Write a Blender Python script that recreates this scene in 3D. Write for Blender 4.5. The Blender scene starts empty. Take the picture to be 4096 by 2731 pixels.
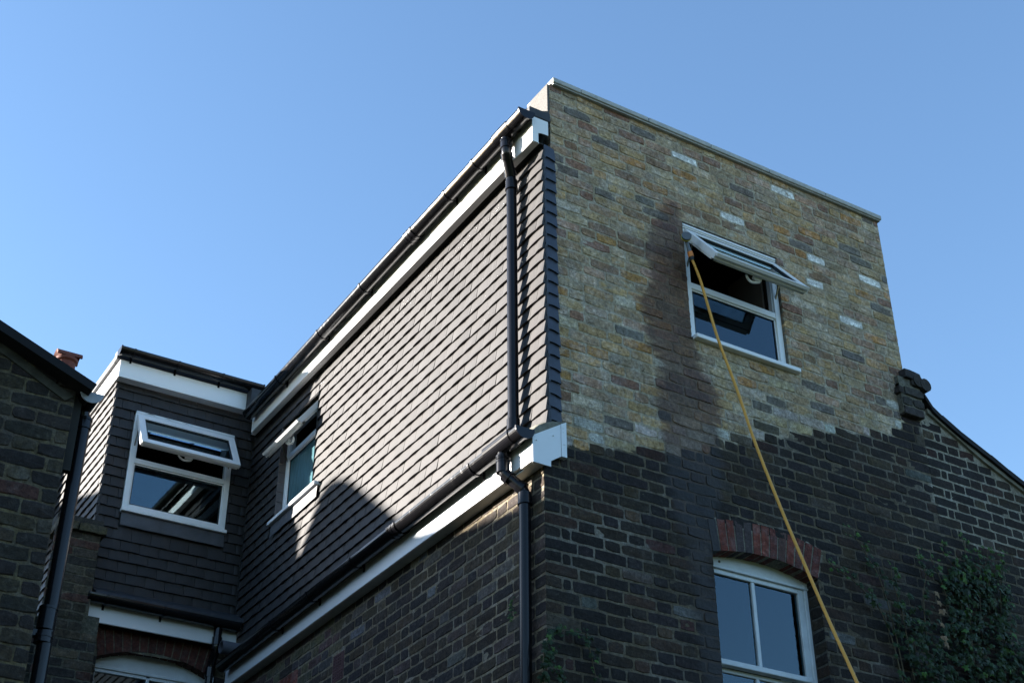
import bpy, math, random
import numpy as np
from mathutils import Vector, Matrix, noise
random.seed(7)
R = math.radians
sc = bpy.context.scene
COL = sc.collection

# ------------------------------------------------------------------ camera
cam_d = bpy.data.cameras.new('camera'); cam = bpy.data.objects.new('camera', cam_d); COL.objects.link(cam)
cam_d.sensor_width = 36.0; cam_d.lens = 50.232; cam_d.clip_start = 0.05; cam_d.clip_end = 2000
YAW, PIT, ROL = 0.553523, 0.556038, -0.0052892
fw = Vector((math.sin(YAW)*math.cos(PIT), math.cos(YAW)*math.cos(PIT), math.sin(PIT)))
rt = Vector((math.cos(YAW), -math.sin(YAW), 0)); up = rt.cross(fw)
rt2 = rt*math.cos(ROL)+up*math.sin(ROL); up2 = up*math.cos(ROL)-rt*math.sin(ROL)
M = Matrix((rt2, up2, -fw)).transposed().to_4x4(); M.translation = Vector((-3.98699, -6.1155, 1.6))
cam.matrix_world = M
sc.camera = cam
# ------------------------------------------------------------------ light
TO_SUN = Vector((-1.0, 0.87, 0.335)).normalized()
EL = math.asin(TO_SUN.z); AZ = math.atan2(TO_SUN.x, TO_SUN.y)
w = bpy.data.worlds.new('World'); sc.world = w; w.use_nodes = True
nt = w.node_tree; bg = nt.nodes['Background']
sky = nt.nodes.new('ShaderNodeTexSky'); sky.sky_type = 'NISHITA'; sky.sun_disc = False
sky.sun_elevation = EL; sky.sun_rotation = AZ; sky.air_density = 1.1; sky.dust_density = 0.5; sky.ozone_density = 3.4
nt.links.new(sky.outputs[0], bg.inputs[0]); bg.inputs[1].default_value = 0.07
sd = bpy.data.lights.new('sun', 'SUN'); sd.energy = 5.0; sd.angle = R(0.55); sd.color = (1.0, 0.93, 0.84)
sun = bpy.data.objects.new('sun', sd); COL.objects.link(sun)
sun.rotation_euler = TO_SUN.to_track_quat('Z', 'Y').to_euler(); sun.location = TO_SUN*30
vs = sc.view_settings
sc.cycles.caustics_reflective = False; sc.cycles.caustics_refractive = False
vs.view_transform = 'Standard'; vs.look = 'None'; vs.gamma = 1.0; vs.use_curve_mapping = False; vs.exposure = 2.43

# ------------------------------------------------------------------ materials
def newmat(name):
    m = bpy.data.materials.new(name); m.use_nodes = True
    n = m.node_tree; b = n.nodes['Principled BSDF']; return m, n, b
def N(n, t, **k):
    x = n.nodes.new(t)
    for a, v in k.items():
        if a in x.inputs: x.inputs[a].default_value = v
        else: setattr(x, a, v)
    return x
def noise_tex(n, scale, detail=4, rough=.6, coord=None, dim=None):
    t = N(n, 'ShaderNodeTexNoise'); t.inputs['Scale'].default_value = scale
    t.inputs['Detail'].default_value = detail; t.inputs['Roughness'].default_value = rough
    if coord: n.links.new(coord, t.inputs['Vector'])
    return t
def ramp(n, src, a, b, ca=(0, 0, 0, 1), cb=(1, 1, 1, 1)):
    r = N(n, 'ShaderNodeValToRGB'); r.color_ramp.elements[0].position = a; r.color_ramp.elements[1].position = b
    r.color_ramp.elements[0].color = ca; r.color_ramp.elements[1].color = cb
    n.links.new(src, r.inputs[0]); return r
def mix(n, f, a, b, mode='MIX'):
    m = N(n, 'ShaderNodeMix', data_type='RGBA', blend_type=mode)
    for s, v in ((m.inputs[0], f), (m.inputs[6], a), (m.inputs[7], b)):
        if hasattr(v, 'is_linked'): n.links.new(v, s)
        else: s.default_value = v
    return m.outputs[2]
def math_n(n, op, a, b=None):
    m = N(n, 'ShaderNodeMath', operation=op)
    for s, v in ((m.inputs[0], a), (m.inputs[1], b)):
        if v is None: continue
        if hasattr(v, 'is_linked'): n.links.new(v, s)
        else: s.default_value = v
    return m.outputs[0]
def coord(n): return N(n, 'ShaderNodeTexCoord').outputs['Object']
def bump(n, b, h, strength, dist):
    u = N(n, 'ShaderNodeBump'); u.inputs['Strength'].default_value = strength; u.inputs['Distance'].default_value = dist
    n.links.new(h, u.inputs['Height']); n.links.new(u.outputs[0], b.inputs['Normal'])

def masonry(name, fleck, bs, rough=.92):
    m, n, b = newmat(name); c = coord(n)
    col = N(n, 'ShaderNodeAttribute', attribute_name='Col').outputs['Color']
    wet = N(n, 'ShaderNodeAttribute', attribute_name='Wet').outputs['Fac']
    n1 = noise_tex(n, 38, 6, .7, c); n2 = noise_tex(n, 150, 4, .7, c); n3 = noise_tex(n, 9, 5, .6, c)
    col = mix(n, 1.0, col, ramp(n, n1.outputs[0], .3, .72, (.45, .42, .40, 1), (1.5, 1.5, 1.5, 1)).outputs[0], 'MULTIPLY')
    col = mix(n, 1.0, col, ramp(n, n2.outputs[0], .35, .65, (.72, .72, .72, 1), (1.18, 1.18, 1.18, 1)).outputs[0], 'MULTIPLY')
    # lime bloom flecks and soot patches
    fl = ramp(n, n1.outputs[0], .60, .74).outputs[0]
    lt = mix(n, 1.0, mix(n, 1.0, col, (1.7, 1.7, 1.7, 1), 'MULTIPLY'), (.025, .025, .023, 1), 'ADD')
    col = mix(n, math_n(n, 'MULTIPLY', fl, fleck), col, lt)
    hs_ = N(n, 'ShaderNodeHueSaturation'); hs_.inputs['Saturation'].default_value = .6; hs_.inputs['Value'].default_value = 1.15; n.links.new(col, hs_.inputs['Color'])
    sm = ramp(n, noise_tex(n, 15, 6, .7, c).outputs[0], .46, .60).outputs[0]
    col = mix(n, math_n(n, 'MULTIPLY', sm, .75), col, hs_.outputs[0])
    so = ramp(n, n3.outputs[0], .35, .62, (.74, .74, .74, 1), (1.08, 1.08, 1.08, 1)).outputs[0]
    col = mix(n, 1.0, col, so, 'MULTIPLY')
    pit = ramp(n, noise_tex(n, 70, 2, .5, c).outputs[0], .69, .73).outputs[0]
    col = mix(n, pit, col, (.02, .018, .015, 1))
    wc = mix(n, 1.0, col, (.34, .25, .20, 1), 'MULTIPLY')
    col = mix(n, wet, col, wc)
    n.links.new(col, b.inputs['Base Color'])
    b.inputs['Specular IOR Level'].default_value = .35
    n.links.new(math_n(n, 'SUBTRACT', rough, math_n(n, 'MULTIPLY', wet, .38)), b.inputs['Roughness'])
    h = math_n(n, 'ADD', n1.outputs[0], math_n(n, 'MULTIPLY', n2.outputs[0], .5))
    bump(n, b, h, .9, bs)
    return m
BRICK = masonry('old stock brick', .6, .006)
MORTAR = masonry('lime mortar', .15, .004)

def tile_mat():
    m, n, b = newmat('slate grey plain tile'); c = coord(n)
    col = N(n, 'ShaderNodeAttribute', attribute_name='Col').outputs['Color']
    n1 = noise_tex(n, 60, 6, .7, c); n2 = noise_tex(n, 5, 3, .5, c)
    col = mix(n, 1.0, col, ramp(n, n1.outputs[0], .3, .7, (.86, .86, .86, 1), (1.12, 1.12, 1.12, 1)).outputs[0], 'MULTIPLY')
    # pale vertical wash streaks
    mp = N(n, 'ShaderNodeMapping'); mp.inputs['Scale'].default_value = (9, 9, .7); n.links.new(c, mp.inputs[0])
    st = noise_tex(n, 1.0, 5, .75, mp.outputs[0])
    col = mix(n, ramp(n, st.outputs[0], .55, .85, (0, 0, 0, 1), (.4, .4, .4, 1)).outputs[0], col, (.10, .10, .105, 1))
    n.links.new(col, b.inputs['Base Color'])
    b.inputs['Roughness'].default_value = .6; b.inputs['Specular IOR Level'].default_value = .38
    bump(n, b, noise_tex(n, 240, 4, .6, c).outputs[0], .25, .002)
    return m
TILE = tile_mat()

def plain(name, base, rough=.5, spec=.5, var=.15, scale=12, bs=0.0, bscale=60, dirt=None, metallic=0, dr=(.5, .8)):
    m, n, b = newmat(name); c = coord(n)
    t = noise_tex(n, scale, 5, .65, c)
    lo = tuple(x*(1-var) for x in base)+(1,); hi = tuple(min(1, x*(1+var)) for x in base)+(1,)
    col = ramp(n, t.outputs[0], .3, .7, lo, hi).outputs[0]
    if dirt:
        d = noise_tex(n, 26, 7, .8, c)
        f = ramp(n, d.outputs[0], dr[0], dr[1], (0, 0, 0, 1), (.6, .6, .6, 1)).outputs[0]
        col = mix(n, f, col, tuple(dirt)+(1,))
        n.links.new(math_n(n, 'ADD', rough, math_n(n, 'MULTIPLY', f, .5)), b.inputs['Roughness'])
    else: b.inputs['Roughness'].default_value = rough
    n.links.new(col, b.inputs['Base Color'])
    b.inputs['Specular IOR Level'].default_value = spec; b.inputs['Metallic'].default_value = metallic
    if bs: bump(n, b, noise_tex(n, bscale, 5, .65, c).outputs[0], .6, bs)
    return m
UPVC = plain('white plastic', (.80, .81, .82), .32, .5, .03, 4, dirt=(.50, .47, .40), dr=(.60, .9))
PAINT = plain('aged white gloss paint', (.62, .66, .68), .45, .4, .10, 9, .0015, 90, dirt=(.25, .20, .15), dr=(.6, .85))
BLACKP = plain('black gutter plastic', (.006, .006, .007), .15, .4, .2, 8, dirt=(.022, .022, .02), dr=(.55, .8))
PIPEP = plain('black pipe plastic', (.008, .008, .010), .22, .3, .1, 8)
GREYP = plain('grey soil pipe plastic', (.10, .105, .125), .45, .4, .08, 8)
LEAD = plain('lead sheet', (.055, .06, .07), .5, .5, .35, 7, .002, 30)
LEADK = plain('dark roof edge felt', (.035, .037, .042), .6, .4, .25, 14, .002, 60)
FELT = plain('mineral felt', (.13, .125, .12), .9, .2, .35, 160, .003, 240)
COPE = plain('concrete coping', (.40, .41, .40), .85, .3, .18, 22, .003, 80)
CEM = plain('cement fillet', (.20, .19, .15), .9, .3, .35, 16, .006, 40)
CEMD = plain('sooty cement fillet', (.06, .055, .042), .9, .3, .4, 16, .006, 40)
CAPG = plain('pale sky-lit stop end', (.33, .34, .36), .5)  # sky light on the left gutter cap painted in as pale grey
SLATE = plain('blue slate', (.035, .04, .055), .42, .5, .25, 16, .001, 80)
DARKS = plain('dark roof slate', (.009, .009, .010), .75, .25, .3, 10, .003, 50)
RUBBER = plain('black gasket', (.01, .01, .01), .5)
STEEL = plain('brass and steel stay', (.25, .22, .16), .35, .5, .2, 30, metallic=.9)
ROOM = plain('room plaster', (.16, .12, .09), .9, .2, .1, 2)
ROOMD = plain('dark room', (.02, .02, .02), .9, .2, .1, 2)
SOFFIT = plain('dark void board', (.03, .028, .025), .8, .2, .2, 8)
TERRA = plain('terracotta', (.13, .038, .026), .75, .3, .2, 20, .002, 60)
TERRAD = plain('weathered air brick', (.10, .05, .05), .8, .3, .25, 20, .002, 60)
HOSE = plain('yellow hose rubber', (.66, .32, .045), .42, .4, .06, 10)
NGREY = plain('nozzle grey plastic', (.10, .11, .12), .4, .5, .1, 20)
NYEL = plain('nozzle yellow plastic', (.55, .48, .05), .4)
NORG = plain('connector orange plastic', (.75, .22, .02), .4)
STEM = plain('ivy stem', (.11, .09, .055), .8, .2, .2, 20)
DEADL = plain('dead leaf', (.22, .15, .09), .8, .2, .3, 30)
GRASS = plain('garden grass', (.02, .03, .012), .95, .1, .4, 3, .02, 20)
PAVE = plain('garden paving', (.05, .05, .05), .9, .2, .25, 4, .004, 30)

def leaf_mat():
    m, n, b = newmat('ivy leaf')
    col = N(n, 'ShaderNodeAttribute', attribute_name='Col').outputs['Color']
    t = noise_tex(n, 40, 3, .6, coord(n))
    col = mix(n, 1.0, col, ramp(n, t.outputs[0], .3, .7, (.75, .75, .75, 1), (1.2, 1.2, 1.2, 1)).outputs[0], 'MULTIPLY')
    n.links.new(col, b.inputs['Base Color']); b.inputs['Roughness'].default_value = .6
    b.inputs['Specular IOR Level'].default_value = .25
    return m
LEAF = leaf_mat()
def glass_mat(name, tint, rough=.004, mult=1.6, frost=False):
    m = bpy.data.materials.new(name); m.use_nodes = True; n = m.node_tree; n.nodes.clear()
    o = N(n, 'ShaderNodeOutputMaterial'); mx = N(n, 'ShaderNodeMixShader')
    g = N(n, 'ShaderNodeBsdfGlossy'); g.inputs['Roughness'].default_value = rough; g.inputs['Color'].default_value = (.66, .88, 1, 1)
    fr = N(n, 'ShaderNodeFresnel'); fr.inputs[0].default_value = 1.5
    f = math_n(n, 'MULTIPLY', fr.outputs[0], mult); f = math_n(n, 'MINIMUM', f, 1.0)
    c = coord(n)
    bmp = N(n, 'ShaderNodeBump'); bmp.inputs['Strength'].default_value = .35 if frost else .06; bmp.inputs['Distance'].default_value = .004 if frost else .003
    if frost:
        mp = N(n, 'ShaderNodeMapping'); mp.inputs['Scale'].default_value = (120, 120, 6); n.links.new(c, mp.inputs[0])
        t = noise_tex(n, 1.0, 4, .7, mp.outputs[0])
    else: t = noise_tex(n, 2.5, 2, .5, c)
    n.links.new(t.outputs[0], bmp.inputs['Height']); n.links.new(bmp.outputs[0], g.inputs['Normal'])
    if frost:
        tr = N(n, 'ShaderNodeBsdfDiffuse'); n.links.new(ramp(n, t.outputs[0], .35, .7, tint+(1,), tuple(x*2.2 for x in tint)+(1,)).outputs[0], tr.inputs[0])
    else:
        tr = N(n, 'ShaderNodeBsdfTransparent'); tr.inputs[0].default_value = tint+(1,)
    n.links.new(f, mx.inputs[0]); n.links.new(tr.outputs[0], mx.inputs[1]); n.links.new(g.outputs[0], mx.inputs[2])
    n.links.new(mx.outputs[0], o.inputs[0]); return m
GLASS = glass_mat('window glass', (.80, .84, .84))
FROST = glass_mat('obscured glass', (.04, .09, .105), .12, 1.3, True)

# ------------------------------------------------------------------ builders
ROOTLOC = {}
def empty(name, loc, label, cat, group=None):
    o = bpy.data.objects.new(name, None); COL.objects.link(o); o.location = loc; o.empty_display_size = .2
    o['label'] = label; o['category'] = cat
    if group: o['group'] = group
    ROOTLOC[o] = Vector(loc); return o
def tag(o, label=None, cat=None, group=None, kind=None):
    for k, v in (('label', label), ('category', cat), ('group', group), ('kind', kind)):
        if v: o[k] = v
    return o

class MB:
    def __init__(s): s.v = []; s.f = []; s.c = []; s.w = []; s.smooth = []; s.usec = False
    def add(s, verts, faces, col=None, wet=0.0, smooth=False):
        b = len(s.v); s.v.extend([tuple(p) for p in verts])
        for f in faces: s.f.append([i+b for i in f]); s.smooth.append(smooth)
        if col is not None: s.usec = True
        s.c.extend([col if col is not None else (.5, .5, .5)]*len(verts))
        s.w.extend(wet if isinstance(wet, list) else [wet]*len(verts))
        return b
    def box(s, x0, x1, y0, y1, z0, z1, col=None, bev=0.0):
        x0, x1 = sorted((x0, x1)); y0, y1 = sorted((y0, y1)); z0, z1 = sorted((z0, z1))
        if bev <= 0:
            v = [(x, y, z) for z in (z0, z1) for x, y in ((x0, y0), (x1, y0), (x1, y1), (x0, y1))]
            s.add(v, [(0, 3, 2, 1), (4, 5, 6, 7), (0, 1, 5, 4), (1, 2, 6, 5), (2, 3, 7, 6), (3, 0, 4, 7)], col)
            return
        b = min(bev, (x1-x0)*.45, (y1-y0)*.45, (z1-z0)*.45)
        # chamfered box: 24 verts
        X = (x0, x1); Y = (y0, y1); Z = (z0, z1); V = []; idx = {}
        for i in (0, 1):
            for j in (0, 1):
                for k in (0, 1):
                    sx, sy, sz = (b, -b)[i], (b, -b)[j], (b, -b)[k]
                    for a, p in (('x', (X[i], Y[j]+sy, Z[k]+sz)), ('y', (X[i]+sx, Y[j], Z[k]+sz)), ('z', (X[i]+sx, Y[j]+sy, Z[k]))):
                        idx[(i, j, k, a)] = len(V); V.append(p)
        F = []
        for i in (0, 1):
            F.append([idx[(i, j, k, 'x')] for j, k in ((0, 0), (1, 0), (1, 1), (0, 1))])
            F.append([idx[(j, i, k, 'y')] for j, k in ((0, 0), (1, 0), (1, 1), (0, 1))])
            F.append([idx[(j, k, i, 'z')] for j, k in ((0, 0), (1, 0), (1, 1), (0, 1))])
        for i in (0, 1):
            for j in (0, 1):
                F.append([idx[(i, j, 0, 'x')], idx[(i, j, 1, 'x')], idx[(i, j, 1, 'y')], idx[(i, j, 0, 'y')]])
                F.append([idx[(i, 0, j, 'x')], idx[(i, 1, j, 'x')], idx[(i, 1, j, 'z')], idx[(i, 0, j, 'z')]])
                F.append([idx[(0, i, j, 'y')], idx[(1, i, j, 'y')], idx[(1, i, j, 'z')], idx[(0, i, j, 'z')]])
                for k in (0, 1): F.append([idx[(i, j, k, a)] for a in 'xyz'])
        s.add(V, F, col)
    def prism(s, poly, axis, a, b, col=None):
        # poly of 2D points extruded along axis ('x': pts are (y,z); 'y': (x,z); 'z': (x,y))
        def P(p, t): return {'x': (t, p[0], p[1]), 'y': (p[0], t, p[1]), 'z': (p[0], p[1], t)}[axis]
        n = len(poly); v = [P(p, a) for p in poly]+[P(p, b) for p in poly]
        f = [list(range(n)), list(range(2*n-1, n-1, -1))]+[(i, (i+1) % n, n+(i+1) % n, n+i) for i in range(n)]
        s.add(v, f, col)
    def obox(s, c, ax, ay, az, col=None):
        # oriented box: centre and three half vectors
        c, ax, ay, az = map(Vector, (c, ax, ay, az))
        v = [c+ax*i+ay*j+az*k for k in (-1, 1) for i, j in ((-1, -1), (1, -1), (1, 1), (-1, 1))]
        s.add(v, [(0, 3, 2, 1), (4, 5, 6, 7), (0, 1, 5, 4), (1, 2, 6, 5), (2, 3, 7, 6), (3, 0, 4, 7)], col)
    def tube(s, pts, r, seg=14, col=None, caps=True):
        pts = [Vector(p) for p in pts]; rr = r if isinstance(r, (list, tuple)) else [r]*len(pts)
        V = []; F = []; ref = None
        for i, p in enumerate(pts):
            d = (pts[min(i+1, len(pts)-1)]-pts[max(i-1, 0)]).normalized()
            if ref is None: ref = d.orthogonal().normalized()
            ref = (ref-d*ref.dot(d)).normalized(); q = d.cross(ref)
            for k in range(seg):
                a = 2*math.pi*k/seg; V.append(p+(ref*math.cos(a)+q*math.sin(a))*rr[i])
        for i in range(len(pts)-1):
            for k in range(seg): F.append((i*seg+k, i*seg+(k+1) % seg, (i+1)*seg+(k+1) % seg, (i+1)*seg+k))
        s.add(V, F, col, smooth=True)
        if caps:
            s.add(V[:seg], [list(range(seg))[::-1]], col); s.add(V[-seg:], [list(range(seg))], col)
    def halfpipe(s, p0, p1, r, t=.003, seg=16, a0=180, a1=360, lip=True):
        # open half round channel hanging below p0-p1
        p0, p1 = Vector(p0), Vector(p1); d = (p1-p0).normalized(); u = Vector((0, 0, 1)); q = d.cross(u).normalized(); u = q.cross(d)
        V = []
        prof = []
        for k in range(seg+1):
            a = R(a0+(a1-a0)*k/seg); prof.append((math.cos(a)*r, math.sin(a)*r))
        if lip: prof = [(prof[0][0]+.006, .002)]+[(prof[0][0], .004)]+prof+[(prof[-1][0], .004), (prof[-1][0]-.006, .002)]
        for k in range(len(prof)-1, -1, -1):
            x, z = prof[k]; L = math.hypot(x, z); prof.append((x*(1-t/L), z*(1-t/L)))
        n = len(prof)
        for p in (p0, p1):
            for x, z in prof: V.append(p+q*x+u*z)
        F = [(i, (i+1) % n, n+(i+1) % n, n+i) for i in range(n)]
        h = n//2
        for o in (0, n):
            for i in range(h-1): F.append((o+i, o+i+1, o+n-2-i, o+n-1-i))
        s.add(V, F, smooth=False)
    def build(s, name, mat, parent=None, autosmooth=None):
        me = bpy.data.meshes.new(name)
        off = Vector((0, 0, 0)); p = parent
        while p is not None:
            if p in ROOTLOC: off = ROOTLOC[p]; break
            p = p.parent
        me.from_pydata([(v[0]-off.x, v[1]-off.y, v[2]-off.z) for v in s.v], [], s.f)
        me.polygons.foreach_set('use_smooth', s.smooth)
        if s.usec:
            a = me.color_attributes.new('Col', 'FLOAT_COLOR', 'POINT')
            a.data.foreach_set('color', np.array([(c[0], c[1], c[2], 1) for c in s.c], dtype=np.float32).ravel())
            wv = me.attributes.new('Wet', 'FLOAT', 'POINT'); wv.data.foreach_set('value', np.array(s.w, dtype=np.float32))
        me.materials.append(mat); me.update()
        o = bpy.data.objects.new(name, me); COL.objects.link(o)
        if parent is not None: o.parent = parent
        return o
def lerp_tab(t, z):
    if z <= t[0][0]: return t[0][1]
    for (a, va), (b, vb) in zip(t, t[1:]):
        if z <= b: return va+(vb-va)*(z-a)/(b-a)
    return t[-1][1]
def var(c, a=.1):
    k = 1+random.uniform(-a, a); return tuple(max(0, x*k*(1+random.uniform(-a*.3, a*.3))) for x in c)
def nz(x, y, s=1.0): return noise.noise(Vector((x*s, y*s, 3.7)))

# ------------------------------------------------------------------ brickwork
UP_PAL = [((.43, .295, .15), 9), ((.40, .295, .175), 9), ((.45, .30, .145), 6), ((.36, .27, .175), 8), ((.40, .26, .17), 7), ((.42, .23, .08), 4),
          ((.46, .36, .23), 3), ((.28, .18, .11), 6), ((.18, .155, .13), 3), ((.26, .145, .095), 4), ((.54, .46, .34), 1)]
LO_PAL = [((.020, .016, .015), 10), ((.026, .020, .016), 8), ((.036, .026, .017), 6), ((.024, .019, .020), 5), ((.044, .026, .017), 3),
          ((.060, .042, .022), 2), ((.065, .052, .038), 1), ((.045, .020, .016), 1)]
SD_PAL = [((.042, .031, .025), 8), ((.052, .037, .025), 7), ((.066, .046, .025), 5), ((.036, .029, .028), 5), ((.095, .07, .04), 2), ((.08, .055, .045), 3), ((.10, .09, .075), 1)]
def pick(pal):
    t = random.uniform(0, sum(x[1] for x in pal))
    for c, wt in pal:
        t -= wt
        if t <= 0: return c
    return pal[0][0]

def brick(mb, F, u0, u1, z0, z1, col, wetf, rough, proud, depth=.03):
    """F maps (u, z, outward) to world; one uneven brick with worn arrises"""
    n_l = max(2, int((u1-u0)/.045)); ins = random.uniform(.0015, .003)*(1+rough*.6)
    pts = []
    h3 = (z1-z0)/3
    for i in range(n_l+1): pts.append((u0+(u1-u0)*i/n_l, z0))
    pts += [(u1, z0+h3), (u1, z1-h3)]
    for i in range(n_l+1): pts.append((u1-(u1-u0)*i/n_l, z1))
    pts += [(u0, z1-h3), (u0, z0+h3)]
    cx, cz = (u0+u1)/2, (z0+z1)/2; j = .0012+.0022*rough
    ring = []
    for k, (u, z) in enumerate(pts):
        du = random.uniform(-j, j); dz = random.uniform(-j, j)
        if (abs(u-u0) < 1e-6 or abs(u-u1) < 1e-6) and (abs(z-z0) < 1e-6 or abs(z-z1) < 1e-6):
            cr = random.uniform(.0005, .003+.0035*rough); du += cr*.7 if u < cx else -cr*.7; dz += cr if z < cz else -cr
        ring.append((u+du, z+dz))
    n = len(ring); V = []; W = []
    tu, tz = random.uniform(-.0016, .0016)*(1+rough), random.uniform(-.0016, .0016)*(1+rough)
    for u, z in ring: V.append(F(u, z, -depth)); W.append(wetf(u, z))
    for u, z in ring: V.append(F(u, z, proud*.35)); W.append(W[len(V)-n-1])
    for u, z in ring:
        uu = u+(ins if u < cx else -ins)*(1 if abs(u-cx) > (u1-u0)*.4 else 0); zz = z+(ins if z < cz-.02 else (-ins if z > cz+.02 else 0))
        V.append(F(uu, zz, proud+tu*(uu-cx)*8+tz*(zz-cz)*20+random.uniform(-.0006, .0006)*(1+rough))); W.append(W[len(V)-2*n-1])
    V.append(F(cx+random.uniform(-.02, .02), cz+random.uniform(-.008, .008), proud+random.uniform(-.0012, .0014)*(1+rough))); W.append(wetf(cx, cz))
    Fc = []
    for i in range(n):
        k = (i+1) % n
        Fc.append((i, k, n+k, n+i)); Fc.append((n+i, n+k, 2*n+k, 2*n+i)); Fc.append((2*n+i, 2*n+k, 3*n))
    mb.add(V, Fc, col, W)

def brickwork(mb, F, zlo, zhi, row_spans, colf, wetf, bond='flemish', rough=.5, proud=.003, course=.075, zref=0.0, joint=.010):
    k = math.floor((zlo-zref)/course)
    while zref+k*course < zhi:
        z0 = zref+k*course; zc = z0+course/2; k += 1
        sp = row_spans(zc)
        if not sp: continue
        start = sp[0][0]
        pos = start; seq = (k % 2); first = True; bricks = []
        end = sp[-1][1]
        while pos < end:
            if bond == 'flemish':
                if first and seq: L = .1025; bricks.append((pos, pos+L)); pos += L+joint; L = .05; bricks.append((pos, pos+L)); pos += L+joint; first = False; hs = 0; continue
                if first: hs = 0; first = False
                L = .215 if hs == 0 else .1025; hs = 1-hs
            else:
                if first and seq: L = .1025; first = False
                else: first = False; L = random.choice([.215, .215, .215, .215, .1025, .16])
            L += random.uniform(-.005, .005)
            bricks.append((pos, pos+L)); pos += L+joint+random.uniform(-.002, .002)
        for a, b in bricks:
            for s0, s1 in sp:
                aa, bb = max(a, s0), min(b, s1)
                if bb-aa < .03: continue
                if s1-bb < .035 and bb < s1: bb = s1
                wob = .0045*nz((aa+bb)/2, zc, 1.3)
                g = joint/2
                brick(mb, F, aa, bb, z0+g+wob+random.uniform(-.0015, .0015), z0+course-g+wob+random.uniform(-.0015, .0015), colf((aa+bb)/2, zc, bb-aa), wetf, rough, proud+random.uniform(-.0015, .0015))

def backing(mb, F, us, zs, inside, colf, wetf, off):
    us = sorted(set(round(x, 4) for x in us)); zs = sorted(set(round(x, 4) for x in zs)); idx = {}
    V = []; Wt = []; C = []
    def vid(i, j):
        if (i, j) not in idx:
            u, z = us[i], zs[j]
            idx[(i, j)] = len(V); V.append(F(u, z, off+.0014*nz(u, z, 22)+.0010*nz(u, z, 60))); Wt.append(wetf(u, z)); C.append(colf(u, z))
        return idx[(i, j)]
    Fc = []
    for i in range(len(us)-1):
        for j in range(len(zs)-1):
            if inside((us[i]+us[i+1])/2, (zs[j]+zs[j+1])/2):
                Fc.append((vid(i, j), vid(i+1, j), vid(i+1, j+1), vid(i, j+1)))
    b = mb.add(V, Fc, (0, 0, 0), Wt); mb.c[b:b+len(V)] = C
def frange(a, b, s):
    n = max(1, round((b-a)/s)); return [a+(b-a)*i/n for i in range(n+1)]

# ================================================================== THE HOUSE
house = empty('brick_house', (1.5, 2.5, 0), 'tall brick house with grey tiled flat-roofed top storey and wet streak down its gable', 'house', 'terraced brick houses')
nleft = empty('brick_house', (-3.6, 2.0, 0), 'dark soot-stained brick house at the left edge with a sloping roof and black downpipe', 'house', 'terraced brick houses')
nright = empty('brick_house', (4.6, 2.5, 0), 'low brick house at the right edge with pale repointing and a sloping roof', 'house', 'terraced brick houses')

# gable: plane y = 0, faces -y
FG = lambda u, z, o: (u, -o, z)
W1 = (1.172, 2.012, 6.545, 7.485)
ARC = (1.192, 2.030)
def arc_b(x): return 5.043+.058*(1-((x-1.611)/.42)**2)
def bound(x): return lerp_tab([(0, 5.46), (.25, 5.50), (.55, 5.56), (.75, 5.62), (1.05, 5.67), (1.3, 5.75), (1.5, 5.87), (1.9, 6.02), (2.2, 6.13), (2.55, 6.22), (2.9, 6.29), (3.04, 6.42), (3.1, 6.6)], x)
BARGE = [(3.0, 6.72), (3.295, 6.571), (3.542, 6.448), (3.795, 6.316), (4.202, 6.156), (4.9, 5.86), (6.2, 5.30)]
def barge(x): return lerp_tab(BARGE, x)
def gable_hi(z):
    if z > 6.52: return 3.13
    # invert barge
    x = 3.1
    while x < 6.2 and barge(x) > z+.03: x += .02
    return x
WL = [(3.9, 1.06), (4.5, 1.03), (4.77, 1.02), (5.04, .98), (5.3, .92), (5.73, .87), (6.0, .87), (6.26, .86), (6.41, .815), (6.66, .765), (6.9, .875), (7.1, .84), (7.3, .87), (7.42, .97), (7.56, 1.0), (7.62, 1.1)]
WR = [(3.9, 1.2), (4.9, 1.2), (5.06, 1.21), (5.4, 1.31), (5.86, 1.325), (6.0, 1.35), (6.19, 1.356), (6.29, 1.26), (6.47, 1.205), (6.6, 1.2), (7.4, 1.2), (7.55, 1.17), (7.62, 1.12)]
def wet(u, z):
    if z > 7.66 or z < 3.8 or u < .6 or u > 1.6: return 0.0
    a = lerp_tab(WL, z)+.035*nz(u, z, 5)+.02*nz(u, z, 17); b = lerp_tab(WR, z)+.035*nz(u+9, z, 5)+.02*nz(u, z, 15)
    s = .012
    t = min((u-a)/s, (b-u)/s, (7.63-z)/s)
    return max(0., min(1., t+.5))*.97
def dry(u, z): return 0.0
WHITES = [(1.252, 8.046), (2.181, 8.107), (1.59, 7.699), (.85, 7.342), (2.503, 7.624), (2.929, 7.616), (2.358, 7.396), (2.606, 7.127), (.153, 6.402)]
def repoint(u, z):
    if u < 3.1: return False
    if z > 5.76: return u > 3.22+.05*math.sin(z*23)
    return z > lerp_tab([(3.1, 5.95), (3.2, 5.87), (3.3, 5.71), (3.45, 5.68), (3.55, 5.58), (3.95, 5.64), (4.0, 5.45), (4.6, 5.2)], u)
def lime(u, z):   # ragged pale render left between the courses above the arched window and along the upper left
    return max(0, .9-abs(z-(5.36+.02*(u-1.6)))/.05) if .25 < u < 3.0 else 0
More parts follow.
